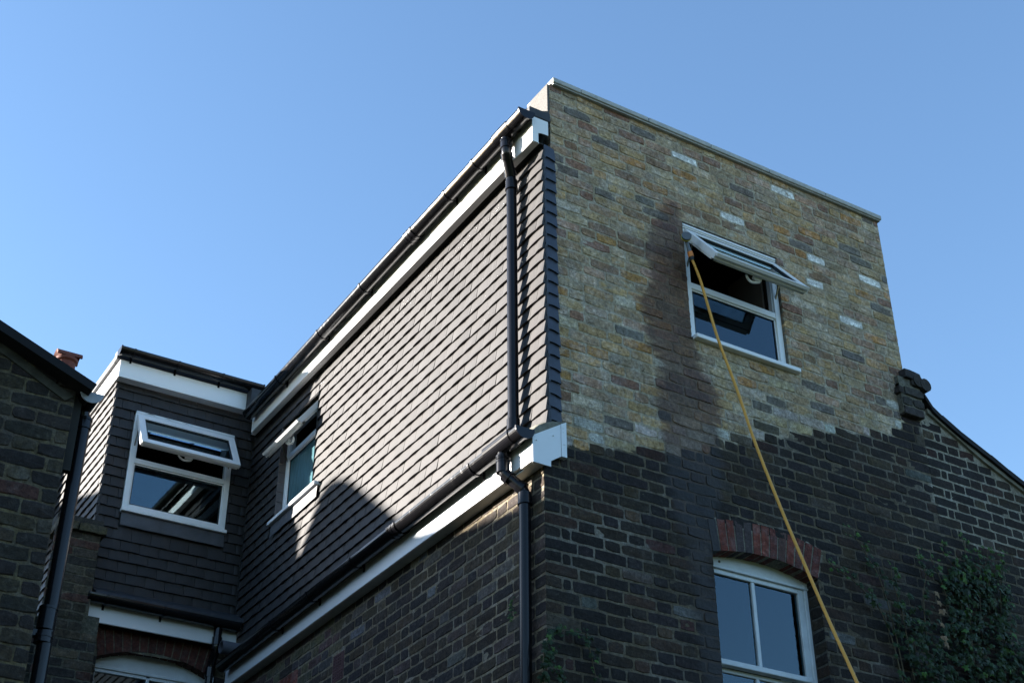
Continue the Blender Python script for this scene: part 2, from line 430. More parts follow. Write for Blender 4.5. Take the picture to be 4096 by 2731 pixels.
def gcol(u, z, L):
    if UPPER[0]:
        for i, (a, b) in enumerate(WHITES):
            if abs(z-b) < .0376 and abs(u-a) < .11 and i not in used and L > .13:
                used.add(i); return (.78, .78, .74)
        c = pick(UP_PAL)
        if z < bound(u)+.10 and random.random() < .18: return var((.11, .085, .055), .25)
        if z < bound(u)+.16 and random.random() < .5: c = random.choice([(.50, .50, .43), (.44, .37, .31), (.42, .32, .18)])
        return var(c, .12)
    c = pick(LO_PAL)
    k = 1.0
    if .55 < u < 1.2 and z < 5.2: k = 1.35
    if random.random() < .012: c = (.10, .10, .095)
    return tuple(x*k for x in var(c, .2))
used = set()
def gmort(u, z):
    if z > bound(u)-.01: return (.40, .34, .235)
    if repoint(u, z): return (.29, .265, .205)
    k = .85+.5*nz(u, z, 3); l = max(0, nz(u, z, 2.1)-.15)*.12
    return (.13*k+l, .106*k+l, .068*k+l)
def gable_spans(z, right_house=False):
    lo = .10 if z > 5.48 else 0.0
    hi = gable_hi(z)
    split = 3.23 if z < 6.5 else 9
    if right_house: return [(split, hi)] if hi > split+.02 else []
    hi = min(hi, split-.0)
    if W1[2]-.02 < z < W1[3]-.0: return [(lo, W1[0]), (W1[1], hi)]
    if z < 5.27:
        if z < 5.04: return [(lo, ARC[0]), (ARC[1], hi)]
        return [(lo, ARC[0]-.004+(z-5.04)*.1), (ARC[1]+.01+(z-5.04)*.22, hi)]
    return [(lo, hi)]
mb = MB()
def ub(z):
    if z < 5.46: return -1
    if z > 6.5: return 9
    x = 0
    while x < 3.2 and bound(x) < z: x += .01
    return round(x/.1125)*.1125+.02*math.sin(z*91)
def clip(sp, a, b): return [(max(x, a), min(y, b)) for x, y in sp if min(y, b)-max(x, a) > .03]
UPPER = [False]
UPPER[0] = True; brickwork(mb, FG, 5.4, 8.22, lambda z: clip(gable_spans(z), -1, ub(z)), gcol, wet, 'stretcher', .95, .0032, zref=.07, joint=.013)
UPPER[0] = False; brickwork(mb, FG, 3.6, 6.6, lambda z: clip(gable_spans(z), ub(z)+.008, 9), gcol, wet, 'flemish', .7, .003, zref=.07, joint=.013)
# a second generator pass is avoided: one wall, old and new bricks told apart by height
us = frange(0, .1, .03)+frange(.1, W1[0], .03)+frange(W1[0], ARC[0], .02)+frange(ARC[0], W1[1], .03)+frange(W1[1], ARC[1], .02)+frange(ARC[1], 3.13, .03)+[3.18, 3.23]
zs = frange(3.6, 5.2, .03)+frange(5.2, 5.48, .03)+frange(5.48, W1[2], .03)+frange(W1[2], W1[3], .03)+frange(W1[3], 8.225, .03)
def g_in(u, z):
    if u < .1 and z > 5.48: return False
    if W1[0] < u < W1[1] and W1[2] < z < W1[3]: return False
    if ARC[0] < u < ARC[1] and z < 5.2: return False
    if u > 3.13 and z > 6.5: return False
    if z > 6.5: return u < 3.13
    return True
backing(mb, FG, us, zs, g_in, gmort, wet, 0.0)
# parapet left end face and right end face
mb.add([(.1, 0, 5.48), (.1, .25, 5.48), (.1, .25, 8.225), (.1, 0, 8.225)], [(0, 1, 2, 3)], (.17, .16, .13))
mb.add([(3.13, 0, 6.4), (3.13, .25, 6.4), (3.13, .25, 8.225), (3.13, 0, 8.225)], [(0, 1, 2, 3)], (.17, .16, .13))
gable = mb.build('gable_wall', BRICK, house)
mb2 = MB()

# arch of red voussoirs over the sash window
ar = MB(); NV = 13
for i in range(NV):
    t0, t1 = i/NV, (i+1)/NV; g = .006
    b0 = ARC[0]+t0*(ARC[1]-ARC[0])+g; b1 = ARC[0]+t1*(ARC[1]-ARC[0])-g
    c0 = 1.168+t0*.925+g; c1 = 1.168+t1*.925-g
    c = random.choice([(.17, .042, .027), (.15, .04, .026), (.185, .048, .03), (.135, .038, .028)]) if 0 < i else (.04, .035, .04)
    if i in (3, 4, 8): c = random.choice([(.07, .05, .05), (.10, .05, .04)])
    zt = lambda x: 5.245+.058*(1-((x-1.63)/.46)**2)
    P = [(b0, arc_b(b0)), (b1, arc_b(b1)), (c1, zt(c1)), (c0, zt(c0))]
    P2 = [(x+random.uniform(-.002, .002), z+random.uniform(-.003, .003)) for x, z in P]
    ww = wet((b0+b1)/2, 5.15)
    V = [(x, -.004+random.uniform(-.001, .001), z) for x, z in P2]+[(x, .115, z) for x, z in P2]
    ar.add(V, [(0, 1, 2, 3), (0, 4, 5, 1), (1, 5, 6, 2), (2, 6, 7, 3), (3, 7, 4, 0)], c, ww)
# mortar bed behind the voussoirs
for i in range(24):
    x0 = ARC[0]+(ARC[1]-ARC[0])*i/24; x1 = ARC[0]+(ARC[1]-ARC[0])*(i+1)/24
    a0 = 1.15+.96*i/24; a1 = 1.15+.96*(i+1)/24
    V = [(x0, -.0005, arc_b(x0)+.001), (x1, -.0005, arc_b(x1)+.001), (a1, -.0005, zt(a1)+.012), (a0, -.0005, zt(a0)+.012),
         (x0, .11, arc_b(x0)+.001), (x1, .11, arc_b(x1)+.001)]
    ar.add(V, [(0, 1, 2, 3), (0, 4, 5, 1)], (.22, .20, .15), wet(x0, 5.15))
ar.build('brick_arch', BRICK, house)
# right reveal of the arched opening, faces -x
rv = MB(); FR = lambda u, z, o: (ARC[1]-o, u, z)
brickwork(rv, FR, 3.6, 5.05, lambda z: [(0.0, .10)], lambda u, z, L: var(pick(LO_PAL), .2), dry, 'flemish', .8, .004, zref=.07)
rv.add([(ARC[1], 0, 3.6), (ARC[1], .12, 3.6), (ARC[1], .12, 5.06), (ARC[1], 0, 5.06)], [(0, 1, 2, 3)], (.08, .08, .07))
rv.build('window_reveal', BRICK, house)
rv = MB(); rv.add([(ARC[0], 0, 3.6), (ARC[0], .12, 3.6), (ARC[0], .12, 5.06), (ARC[0], 0, 5.06)], [(0, 1, 2, 3)], (.07, .07, .06)); rv.build('window_reveal', MORTAR, house)
# reveals of the upper gable window: mortar plastered sides
rv = MB()
rv.add([(W1[0], 0, W1[2]), (W1[0], .2, W1[2]), (W1[0], .2, W1[3]), (W1[0], 0, W1[3]), (W1[1], 0, W1[3]), (W1[1], .2, W1[3]), (W1[1], 0, W1[2]), (W1[1], .2, W1[2])], [(0, 1, 2, 3), (3, 2, 5, 4), (4, 5, 7, 6)], (.22, .20, .16))
rv.build('window_reveal', MORTAR, house)

# flank wall under the tiles: plane x = 0, faces -x
FS = lambda u, z, o: (-o, u, z)
SA = (3.33, 3.86, 5.10)   # red arch of a flank window
AB = (2.545, 2.72, 4.80, 4.995)
def scol(u, z, L):
    c = pick(SD_PAL)
    if u > 2.6 and z > 4.95: c = random.choice([(.10, .055, .05), (.11, .095, .05), (.07, .06, .06), c])
    if z > 4.95 and random.random() < .06 and 1.2 < u < 2.8: c = (.16, .16, .17)
    return var(c, .16)
def smort(u, z):
    k = .9+.4*nz(u, z, 3); return (.25*k, .205*k, .13*k)
sb = MB()
def s_spans(z):
    s = [(0.0, 4.77)]
    if AB[2] < z < AB[3]: s = [(0.0, AB[0]-.008), (AB[1]+.008, 4.77)]
    if z < SA[2]: s = s[:-1]+[(s[-1][0], SA[0]), (SA[1], 4.77)]
    return s
brickwork(sb, FS, 3.4, 5.295, s_spans, scol, dry, 'flemish', .7, .003, zref=.07, joint=.013)
backing(sb, FS, frange(0, AB[0], .03)+frange(AB[0], AB[1], .05)+frange(AB[1], SA[0], .03)+frange(SA[0], SA[1], .03)+frange(SA[1], 4.77, .03),
        frange(3.4, AB[2], .03)+frange(AB[2], AB[3], .05)+frange(AB[3], 5.30, .03), lambda u, z: not (AB[0] < u < AB[1] and AB[2] < z < AB[3]), smort, dry, 0.0)
sb.build('flank_wall', BRICK, house)
ar = MB()
for i in range(8):
    u0 = SA[0]+i*.067+.004
    brick(ar, FS, u0, u0+.058, 4.87, 5.095, random.choice([(.20, .055, .035), (.17, .05, .035), (.08, .05, .045), (.22, .06, .04)]), dry, .3, .004)
ar.build('brick_arch', BRICK, house)
ab = MB(); n = 9
ab.box(.03, .06, AB[0], AB[1], AB[2], AB[3])
# lattice with real holes
for i in range(6):
    y = AB[0]+i*(AB[1]-AB[0]-.014)/5; ab.box(-.004, .03, y, y+.014, AB[2], AB[3])
for i in range(9):
    z = AB[2]+i*(AB[3]-AB[2]-.011)/8; ab.box(-.0035, .03, AB[0], AB[1], z, z+.011)
ab.build('air_brick', TERRAD, house)

# ---------------------------------------------------------- tiled cladding
def tile_col():
    k = random.uniform(.86, 1.14); return (.029*k, .0265*k, .0265*k)
def tiles(mb, F, z0, nrows, gauge, u0, u1, hole, width=.165, thick=.014, seed=3, ztop=99):
    rnd = random.Random(seed)
    for r in range(nrows):
        zb = z0+r*gauge; zt = min(zb+gauge+.03, ztop); off = (r % 2)*width/2-rnd.uniform(0, .004)
        k = -1
        while True:
            a = u0+k*width+off; b = a+width; k += 1
            if a > u1: break
            aa, bb = max(a, u0), min(b, u1)
            if bb-aa < .012: continue
            for s0, s1 in cut(aa, bb, zb+gauge/2, hole):
                if s1-s0 < .01: continue
                g = .0013; x0, x1 = s0+g, s1-g
                jb = rnd.uniform(-.0022, .0022); jl = rnd.uniform(-.0015, .0015); jr = rnd.uniform(-.0015, .0015)
                dz0 = rnd.uniform(-.0022, .0022); dz1 = dz0+rnd.uniform(-.0018, .0018)
                c = tile_col(); V = []
                ns = 4
                for i in range(ns+1):
                    t = i/ns; u = x0+(x1-x0)*t; cam_ = .0038*(1-(2*t-1)**2)
                    ob = .0240+jb+jl*(1-t)+jr*t+cam_; ot = .004+cam_*.6
                    zz = zb+dz0+(dz1-dz0)*t+.0012*(1-(2*t-1)**2)
                    V += [F(u, zz, ob), F(u, zt, ot), F(u, zt, ot-thick), F(u, zz, ob-thick)]
                Fc = []
                for i in range(ns):
                    p = i*4; q = p+4
                    Fc += [(p, q, q+1, p+1), (p+3, q+3, q, p), (p+2, q+2, q+3, p+3)]
                Fc += [(0, 1, 2, 3), tuple(ns*4+x for x in (3, 2, 1, 0))]
                mb.add(V, Fc, c)
def cut(a, b, z, hole):
    segs = [(a, b)]
    for h0, h1, z0, z1 in hole:
        if z0 < z < z1:
            ns = []
            for s0, s1 in segs:
                if h1 <= s0 or h0 >= s1: ns.append((s0, s1)); continue
                if h0 > s0: ns.append((s0, h0))
                if h1 < s1: ns.append((h1, s1))
            segs = ns
    return segs
FT = lambda u, z, o: (.027-o, u, z)          # flank tiles, face about x = 0
W3 = (3.35, 4.10, 6.56, 7.44)
t = MB(); G1 = .0888
tiles(t, FT, 5.573-G1, 24, G1, -.028, 4.77, [W3, (3.2, 4.2, 6.42, 6.56)], ztop=7.607)
# boarding behind
for y0, y1, z0, z1 in ((-.02, W3[0], 5.45, 7.8), (W3[1], 4.8, 5.45, 7.8), (W3[0], W3[1], 5.45, W3[2]), (W3[0], W3[1], W3[3], 7.8)):
    t.add([(.03, y0, z0), (.03, y1, z0), (.03, y1, z1), (.03, y0, z1)], [(0, 1, 2, 3)], (.05, .05, .05))
t.build('tile_cladding', TILE, house)
# reveal tiles of the flank window, far jamb (faces -y) and near jamb
t = MB()
for r in range(10):
    zb = 6.565+r*.0905; ztp = min(zb+.098, 7.44); dx = random.uniform(-.002, .002)
    t.obox((.045, 4.089, (zb+ztp)/2), (.043, 0, 0), (0, .004, -.0009), (0, .004, (ztp-zb)/2), (.12, .11, .115))
t.build('window_reveal', TILE, house)
t = MB(); t.add([(.0, 3.349, 6.5), (.12, 3.349, 6.5), (.12, 3.349, 7.5), (0, 3.349, 7.5)], [(0, 1, 2, 3)], (.06, .06, .06)); t.build('window_reveal', TILE, house)
# verge of small blue slates stepping up the gable edge
vg = MB(); Fv = lambda u, z, o: (u, -o, z)
for r in range(23):
    zb = 5.60+r*G1*1.003; x0 = .042+random.uniform(-.002, .003); x1 = .126+random.uniform(-.004, .004)
    if zb > 7.60: break
    h = .115; sk = random.uniform(.004, .016); dip = random.uniform(.0, .006)
    V = []
    for i in range(5):
        tt = i/4; u = x0+(x1-x0)*tt; zz = zb+.006-sk*tt**2+dip*math.sin(math.pi*tt); zt_ = zb+h-.012*tt**3
        V += [Fv(u, zz, .022-.004*tt), Fv(u, zt_, .007-.004*tt), Fv(u, zz, .012-.004*tt)]
    Fc = []
    for i in range(4):
        p = i*3; q = p+3; Fc += [(p, q, q+1, p+1), (p+2, q+2, q, p)]
    Fc += [(0, 1, 2), (12, 14, 13)]
    vg.add(V, Fc)
    vg.box(.030, .037, -.024+random.uniform(-.002, .002), -.004, zb-.002, zb+.082)
    vg.box(.0385, .044, -.022+random.uniform(-.002, .002), -.004, zb-.010, zb+.066)
vg.build('verge_slates', SLATE, house)
# mortar strip joining slates to brick
ms = MB()
prev = None
for i in range(60):
    z = 5.5+i*.036; x = .118+.010*nz(z, 0, 9)
    if prev: ms.add([(.02, -.006, prev[1]), (prev[0], -.007, prev[1]), (x, -.007, z), (.02, -.006, z)], [(0, 1, 2, 3)])
    prev = (x, z)
ms.build('verge_mortar', LEAD, house)

# upstairs rear dormer (front plane y = 4.77)
FD = lambda u, z, o: (u, 4.797-o, z)
FL = lambda u, z, o: (-1.263-o, u, z)
W2 = (-1.085, -.165, 6.665, 7.625)
G2 = .0915; ZD = 6.883-11*G2
t = MB()
tiles(t, FD, ZD, 22, G2, -1.283, 0.0, [W2, (-1.08, -.165, 6.545, 6.68)], seed=11)
for x0, x1, z0, z1 in ((-1.28, W2[0], 5.85, 7.9), (W2[1], .03, 5.85, 7.9), (W2[0], W2[1], 5.85, W2[2]), (W2[0], W2[1], W2[3], 7.9)):
    t.add([(x0, 4.802, z0), (x1, 4.802, z0), (x1, 4.802, z1), (x0, 4.802, z1)], [(0, 1, 2, 3)], (.05, .05, .05))
t.build('dormer_tiles', TILE, house)
t = MB()
tiles(t, FL, ZD, 22, G2, 4.768, 7.6, [], seed=13)
t.add([(-1.255, 4.80, 5.85), (-1.255, 7.6, 5.85), (-1.255, 7.6, 7.9), (-1.255, 4.80, 7.9)], [(0, 1, 2, 3)], (.05, .05, .05))
t.build('dormer_tiles', TILE, house)
# lead aprons below windows
la = MB()
V = []; Fc = []
nxx = 24
for i in range(nxx+1):
    x = -1.075+.905*i/nxx
    zb = 6.548+.006*nz(x, 1, 9)
    V += [(x, 4.766, 6.69), (x, 4.760+.003*nz(x, 5, 12), 6.62), (x, 4.757, zb)]
for i in range(nxx): p = i*3; q = p+3; Fc += [(p, q, q+1, p+1), (p+1, q+1, q+2, p+2)]
la.add(V, Fc, smooth=True); la.build('lead_apron', LEAD, house)
la = MB(); V = []; Fc = []
for i in range(nxx+1):
    y = 3.22+.90*i/nxx; zb = 6.43+.006*nz(y, 1, 9)
    V += [(-.004, y, 6.575), (-.010+.003*nz(y, 5, 12), y, 6.50), (-.012, y, zb)]
for i in range(nxx): p = i*3; q = p+3; Fc += [(p, q, q+1, p+1), (p+1, q+1, q+2, p+2)]
la.add(V, Fc, smooth=True); la.build('lead_apron', LEAD, house)

# ---------------------------------------------------------- fascias
f = MB()
f.box(-.065, -.045, -.03, 4.66, 7.637, 7.85, bev=.003)
f.box(-.045, -.010, -.028, 4.70, 7.641, 7.650)                    # return under the board
f.prism([(-.064, 7.640), (-.018, 7.640), (-.018, 7.722), (.006, 7.730), (.060, 7.732), (.060, 7.848), (-.064, 7.848)], 'y', -.036, -.029)
f.build('fascia', UPVC, house)
f = MB(); f.box(-.044, .028, -.02, 4.75, 7.652, 7.66); f.build('soffit', SOFFIT, house)
f = MB()
f.box(-.092, -.072, .19, 4.60, 5.292, 5.455, bev=.003)
f.box(-.096, -.070, .10, .20, 5.310, 5.455, bev=.002)
f.box(-.094, -.071, -.028, .10, 5.298, 5.455, bev=.002)
f.prism([(-.096, 5.288), (.027, 5.286), (.027, 5.322), (.098, 5.371), (.098, 5.578), (-.096, 5.456)], 'y', -.037, -.029)
f.prism([(.1, 5.369), (.136, 5.369), (.136, 5.600), (.1, 5.580)], 'y', -.041, -.005)
for x, z in ((-.07, 5.43), (.045, 5.49), (.114, 5.555), (.114, 5.53), (.118, 5.45)):
    f.tube([(x, -.045, z), (x, -.036, z)], .004, 8)
f.build('fascia', UPVC, house)
f = MB(); f.box(-.072, -.004, -.02, 4.70, 5.296, 5.304); f.build('soffit', PAINT, house)
# cement and wood fillet above the eaves box
f = MB(); V = []; Fc = []; nx = 14; TB = [(-.125, 5.462), (-.09, 5.505), (-.05, 5.548), (0, 5.580), (.06, 5.603), (.138, 5.622)]
for i in range(nx+1):
    x = -.125+.263*i/nx; zt_ = lerp_tab(TB, x)+.004*nz(x*8, 1, 3); zb_ = min(zt_-.004, 5.456+(x+.096)*.63-.006)
    V += [(x, -.030, zb_), (x, -.027+.003*nz(x*9, 2, 3), zt_-.012), (x, -.008, zt_), (x, .07, zt_+.012)]
for i in range(nx):
    for j in range(3): a = i*4+j; Fc.append((a, a+4, a+5, a+1))
f.add(V, Fc); f.prism([(-.088, 5.470), (.128, 5.606), (.128, 5.597), (-.088, 5.457)], 'y', -.036, .02); f.build('eaves_fillet', CEM, house)
# ledge under the tiles along the flank
f = MB(); f.prism([(-.10, 5.462), (.02, 5.52), (.02, 5.50), (-.10, 5.450)], 'y', .0, 4.66); f.build('eaves_ledge', LEADK, house)

# roof slabs, kerbs
rf = MB(); rf.box(.02, 3.1, .26, 4.9, 7.80, 7.93); rf.box(-1.25, 3.1, 4.9, 9.0, 7.80, 8.06); rf.build('flat_roof', FELT, house)
kb = MB()
kb.box(-.086, .078, -.040, .0, 7.852, 7.925, bev=.004)
kb.box(-.088, -.05, .0, 4.62, 7.86, 7.925, bev=.004)
kb.prism([(-.088, 7.925), (-.05, 7.93), (.09, 7.97), (.09, 7.926)], 'y', .0, 4.62)
kb.box(-1.335, .0, 4.694, 4.78, 8.03, 8.12, bev=.006)
kb.box(-.135, .02, 4.56, 4.69, 7.86, 8.03, bev=.004)
kb.box(-1.33, -1.28, 4.78, 7.6, 8.03, 8.10, bev=.006)
kb.build('roof_edge_trim', LEADK, house)
up_ = MB()
up_.box(.084, .0995, .003, .22, 7.926, 8.228); up_.prism([(-.05, 7.932), (.083, 7.99), (.083, 7.93)], 'y', .01, .25)
up_.build('felt_upstand', FELT, house)
# the upstand of felt that turns down the kerb end
up_ = MB(); up_.prism([(-.038, 7.95), (.086, 7.95), (.086, 8.20), (.05, 8.15), (-.036, 8.03)], 'y', .22, .235); up_.build('felt_upstand', FELT, house)

cp = MB()
segs = [.108, .339, .914, 1.47, 2.019, 2.57, 3.145]
for a, b in zip(segs, segs[1:]):
    cp.box(a+.002, b-.002, -.040, .30, 8.232+random.uniform(-.002, .002), 8.272+random.uniform(-.002, .002), bev=.004)
cp.box(segs[0]+.01, segs[-1]-.01, -.028, .29, 8.222, 8.234)
cp.build('parapet_coping', COPE, house)

# dormer fascia
f = MB()
f.box(-1.305, -.120, 4.672, 4.692, 7.852, 8.02, bev=.003)
f.box(-1.305, -1.285, 4.692, 7.6, 7.852, 8.02, bev=.003)
f.box(-1.30, -.1, 4.692, 4.77, 7.856, 7.862)
f.build('fascia', UPVC, house)
# lower eaves of the dormer: lead ledge, fascia
f = MB()
V = []; Fc = []
for i in range(31):
    x = -1.235+1.235*i/30; s = .006*nz(x, 2, 14)
    V += [(x, 4.79, 5.985+s), (x, 4.70, 5.955+s), (x, 4.60, 5.885+s*.6), (x, 4.555, 5.875+s*.5), (x, 4.553, 5.84)]
for i in range(30):
    for j in range(4): p = i*5+j; Fc.append((p, p+5, p+6, p+1))
f.add(V, Fc, smooth=True); f.build('lead_ledge', LEADK, house)
f = MB(); f.box(-1.255, -.005, 4.660, 4.680, 5.655, 5.84, bev=.003); f.prism([(4.66, 5.655), (4.78, 5.66), (4.78, 5.84), (4.66, 5.84)], 'x', -1.272, -1.2555)
f.build('fascia', UPVC, house)
f = MB(); f.box(-1.25, -.005, 4.68, 4.765, 5.660, 5.668); f.build('soffit', SOFFIT, house)

# ---------------------------------------------------------- gutters and pipes
def gutter(p0, p1, r=.058, joints=(), brackets=(), back=None, drop=.10, caps=(True, False)):
    """half round gutter with union clips, brackets and stop ends"""
    p0, p1 = Vector(p0), Vector(p1); d = (p1-p0).normalized(); L = (p1-p0).length
    g = MB(); g.halfpipe(p0, p1, r); root = g.build('gutter', BLACKP, house)
    for s, e in ((0, caps[0]), (L, caps[1])):
        if not e: continue
        c = MB()
        a = p0+d*(s-.004 if s == 0 else s+.004); q = d.cross(Vector((0, 0, 1))).normalized()
        n = 18; rr = r+.006
        V = [a+q*math.cos(math.pi+math.pi*k/n)*rr+Vector((0, 0, math.sin(math.pi+math.pi*k/n)*rr)) for k in range(n+1)]
        V = [v+Vector((0, 0, .006)) if k in (0, n) else v for k, v in enumerate(V)]
        V2 = [v+d*.012*(1 if s == 0 else -1) for v in V]
        c.add(V+V2, [list(range(n+1))]+[(i, i+1, n+2+i, n+1+i) for i in range(n)])
        c.build('stop_end', PIPEP, root)
    for s in joints:
        c = MB()
        for o in (-.045, 0, .045): c.halfpipe(p0+d*(s+o-.008), p0+d*(s+o+.008), r+.007, .004)
        c.halfpipe(p0+d*(s-.05), p0+d*(s+.05), r+.004, .004); c.build('union_clip', PIPEP, root)
    for s in brackets:
        c = MB(); c.halfpipe(p0+d*(s-.009), p0+d*(s+.009), r+.006, .005)
        if back is not None:
            m = p0+d*s; bx = back(m)
            c.box(min(bx[0], bx[1]), max(bx[0], bx[1]), m.y-.009 if bx[2] == 'x' else m.y, m.y+.009 if bx[2] == 'x' else m.y, m.z-.075, m.z-.0) if bx[2] == 'x' else \
                c.box(m.x-.009, m.x+.009, min(bx[0], bx[1]), max(bx[0], bx[1]), m.z-.085, m.z-.0)
        c.build('gutter_bracket', PIPEP, root)
    return root
gu = gutter((-.127, -.065, 7.842), (-.127, 4.60, 7.782), .058, joints=(1.56,), brackets=(.62, 1.02, 2.35, 3.12, 3.95), back=lambda m: (-.072, -.0655, 'x'))
gl = gutter((-.152, -.045, 5.478), (-.152, 4.52, 5.445), .058, joints=(1.55,), brackets=(.55, 2.15, 2.85, 3.5), back=lambda m: (-.10, -.0925, 'x'))
gd = gutter((-1.34, 4.612, 8.085), (-.02, 4.612, 8.085), .056, brackets=(.12, .52, .93), back=lambda m: (4.665, 4.6715, 'y'), caps=(True, True))
ge = gutter((-1.285, 4.60, 5.845), (-.02, 4.60, 5.83), .058, brackets=(.15, .62), back=lambda m: (4.653, 4.6595, 'y'), caps=(True, True))
# outlet section with the squarer running outlet of the lower gutter
o = MB(); o.halfpipe((-.152, .05, 5.484), (-.152, .33, 5.482), .066, .004); o.box(-.218, -.206, .05, .33, 5.470, 5.492); o.build('running_outlet', PIPEP, gl)
o = MB(); o.halfpipe((-.127, .10, 7.842), (-.127, .28, 7.840), .064, .004); o.build('running_outlet', BLACKP, gu)

def bend(a, b, c, n=5, k=.35):
    a, b, c = map(Vector, (a, b, c)); p = b+(a-b)*k; q = b+(c-b)*k
    return [(p*(1-t)**2+b*2*t*(1-t)+q*t*t) for t in [i/n for i in range(n+1)]]
def pipe(pts, r, name, parent, mat=PIPEP, collars=(), clips=(), kk=.3):
    P = [Vector(pts[0])]
    for i in range(1, len(pts)-1):
        a, b, c = Vector(pts[i-1]), Vector(pts[i]), Vector(pts[i+1])
        m = min((a-b).length, (c-b).length)*.45; m = min(m, .045)
        P += bend(b+(a-b).normalized()*m, b, b+(c-b).normalized()*m, 5, 1.0)
    P.append(Vector(pts[-1]))
    t = MB(); t.tube(P, r, 22); root = t.build(name, mat, parent)
    for a, b in collars:
        c = MB(); c.tube([a, b], r+.006, 22); dd = (Vector(b)-Vector(a)).normalized()
        c.tube([Vector(b)-dd*.006, Vector(b)+dd*.006], r+.009, 22); c.build('pipe_socket', mat, root)
    for p, wx in clips:
        c = MB(); p = Vector(p); c.tube([p-Vector((0, 0, .012)), p+Vector((0, 0, .012))], r+.005, 22); c.box(*wx, p.z-.014, p.z+.014); c.build('pipe_clip', mat, root)
    return root
pipe([(-.127, .19, 7.80), (-.127, .19, 7.66), (-.052, .255, 7.55), (-.050, .25, 7.3), (-.050, .245, 5.60), (-.085, .235, 5.50)], .034, 'downpipe', house,
     collars=[((-.127, .19, 7.70), (-.127, .19, 7.76)), ((-.127, .19, 7.665), (-.110, .205, 7.635)), ((-.075, .235, 7.585), (-.054, .253, 7.545)), ((-.051, .251, 7.50), (-.05, .251, 7.43)), ((-.050, .2455, 5.70), (-.050, .2455, 5.63))])
pipe([(-.150, .20, 5.43), (-.150, .20, 5.30), (-.052, .125, 5.185), (-.050, .125, 5.0), (-.052, .165, 0.05)], .034, 'downpipe', house,
     collars=[((-.150, .20, 5.30), (-.150, .20, 5.37)), ((-.150, .20, 5.385), (-.150, .20, 5.40)), ((-.141, .193, 5.288), (-.121, .178, 5.264)), ((-.078, .145, 5.214), (-.058, .130, 5.192)), ((-.050, .125, 5.165), (-.050, .125, 5.10))])
pipe([(-.185, 4.62, 5.79), (-.185, 4.62, 5.60), (-.185, 4.70, 5.50), (-.185, 4.71, 4.9)], .034, 'downpipe', house, mat=BLACKP,
     collars=[((-.185, 4.62, 5.70), (-.185, 4.62, 5.64)), ((-.185, 4.705, 5.47), (-.185, 4.707, 5.40))])
fl = MB(); V = []
seg = 26
for r_, x in ((.054, .0), (.054, -.19), (.047, -.19), (.047, -.05)):
    for k in range(seg): a = 2*math.pi*k/seg; V.append((x, 4.50+math.cos(a)*r_, 5.585+math.sin(a)*r_))
fl.add(V, [(r*seg+k, r*seg+(k+1) % seg, (r+1)*seg+(k+1) % seg, (r+1)*seg+k) for r in range(3) for k in range(seg)], smooth=False)
fl.build('waste_pipe', GREYP, house)

# ---------------------------------------------------------- windows
class FrameSpace:
    """local window space: u across, z up, o outward; maps to world"""
    def __init__(s, kind, plane): s.k = kind; s.p = plane
    def __call__(s, u, o, z): return (u, s.p-o, z) if s.k == 'y' else (s.p-o, u, z)
    def box(s, mb, u0, u1, o0, o1, z0, z1, bev=.003):
        a = s(u0, o0, z0); b = s(u1, o1, z1); mb.box(a[0], b[0], a[1], b[1], a[2], b[2], bev=bev)
def glaze(S, parent, u0, u1, z0, z1, o, mat=GLASS):
    g = MB(); S.box(g, u0, u1, o-.004, o, z0, z1, 0); return g.build('pane', mat, parent)
def bead(S, parent, u0, u1, z0, z1, o):
    g = MB(); t = .006
    for a in ((u0, u0+t, z0, z1), (u1-t, u1, z0, z1), (u0+t, u1-t, z0, z0+t), (u0+t, u1-t, z1-t, z1)): S.box(g, a[0], a[1], o, o+.006, a[2], a[3], 0)
    return g.build('gasket', RUBBER, parent)
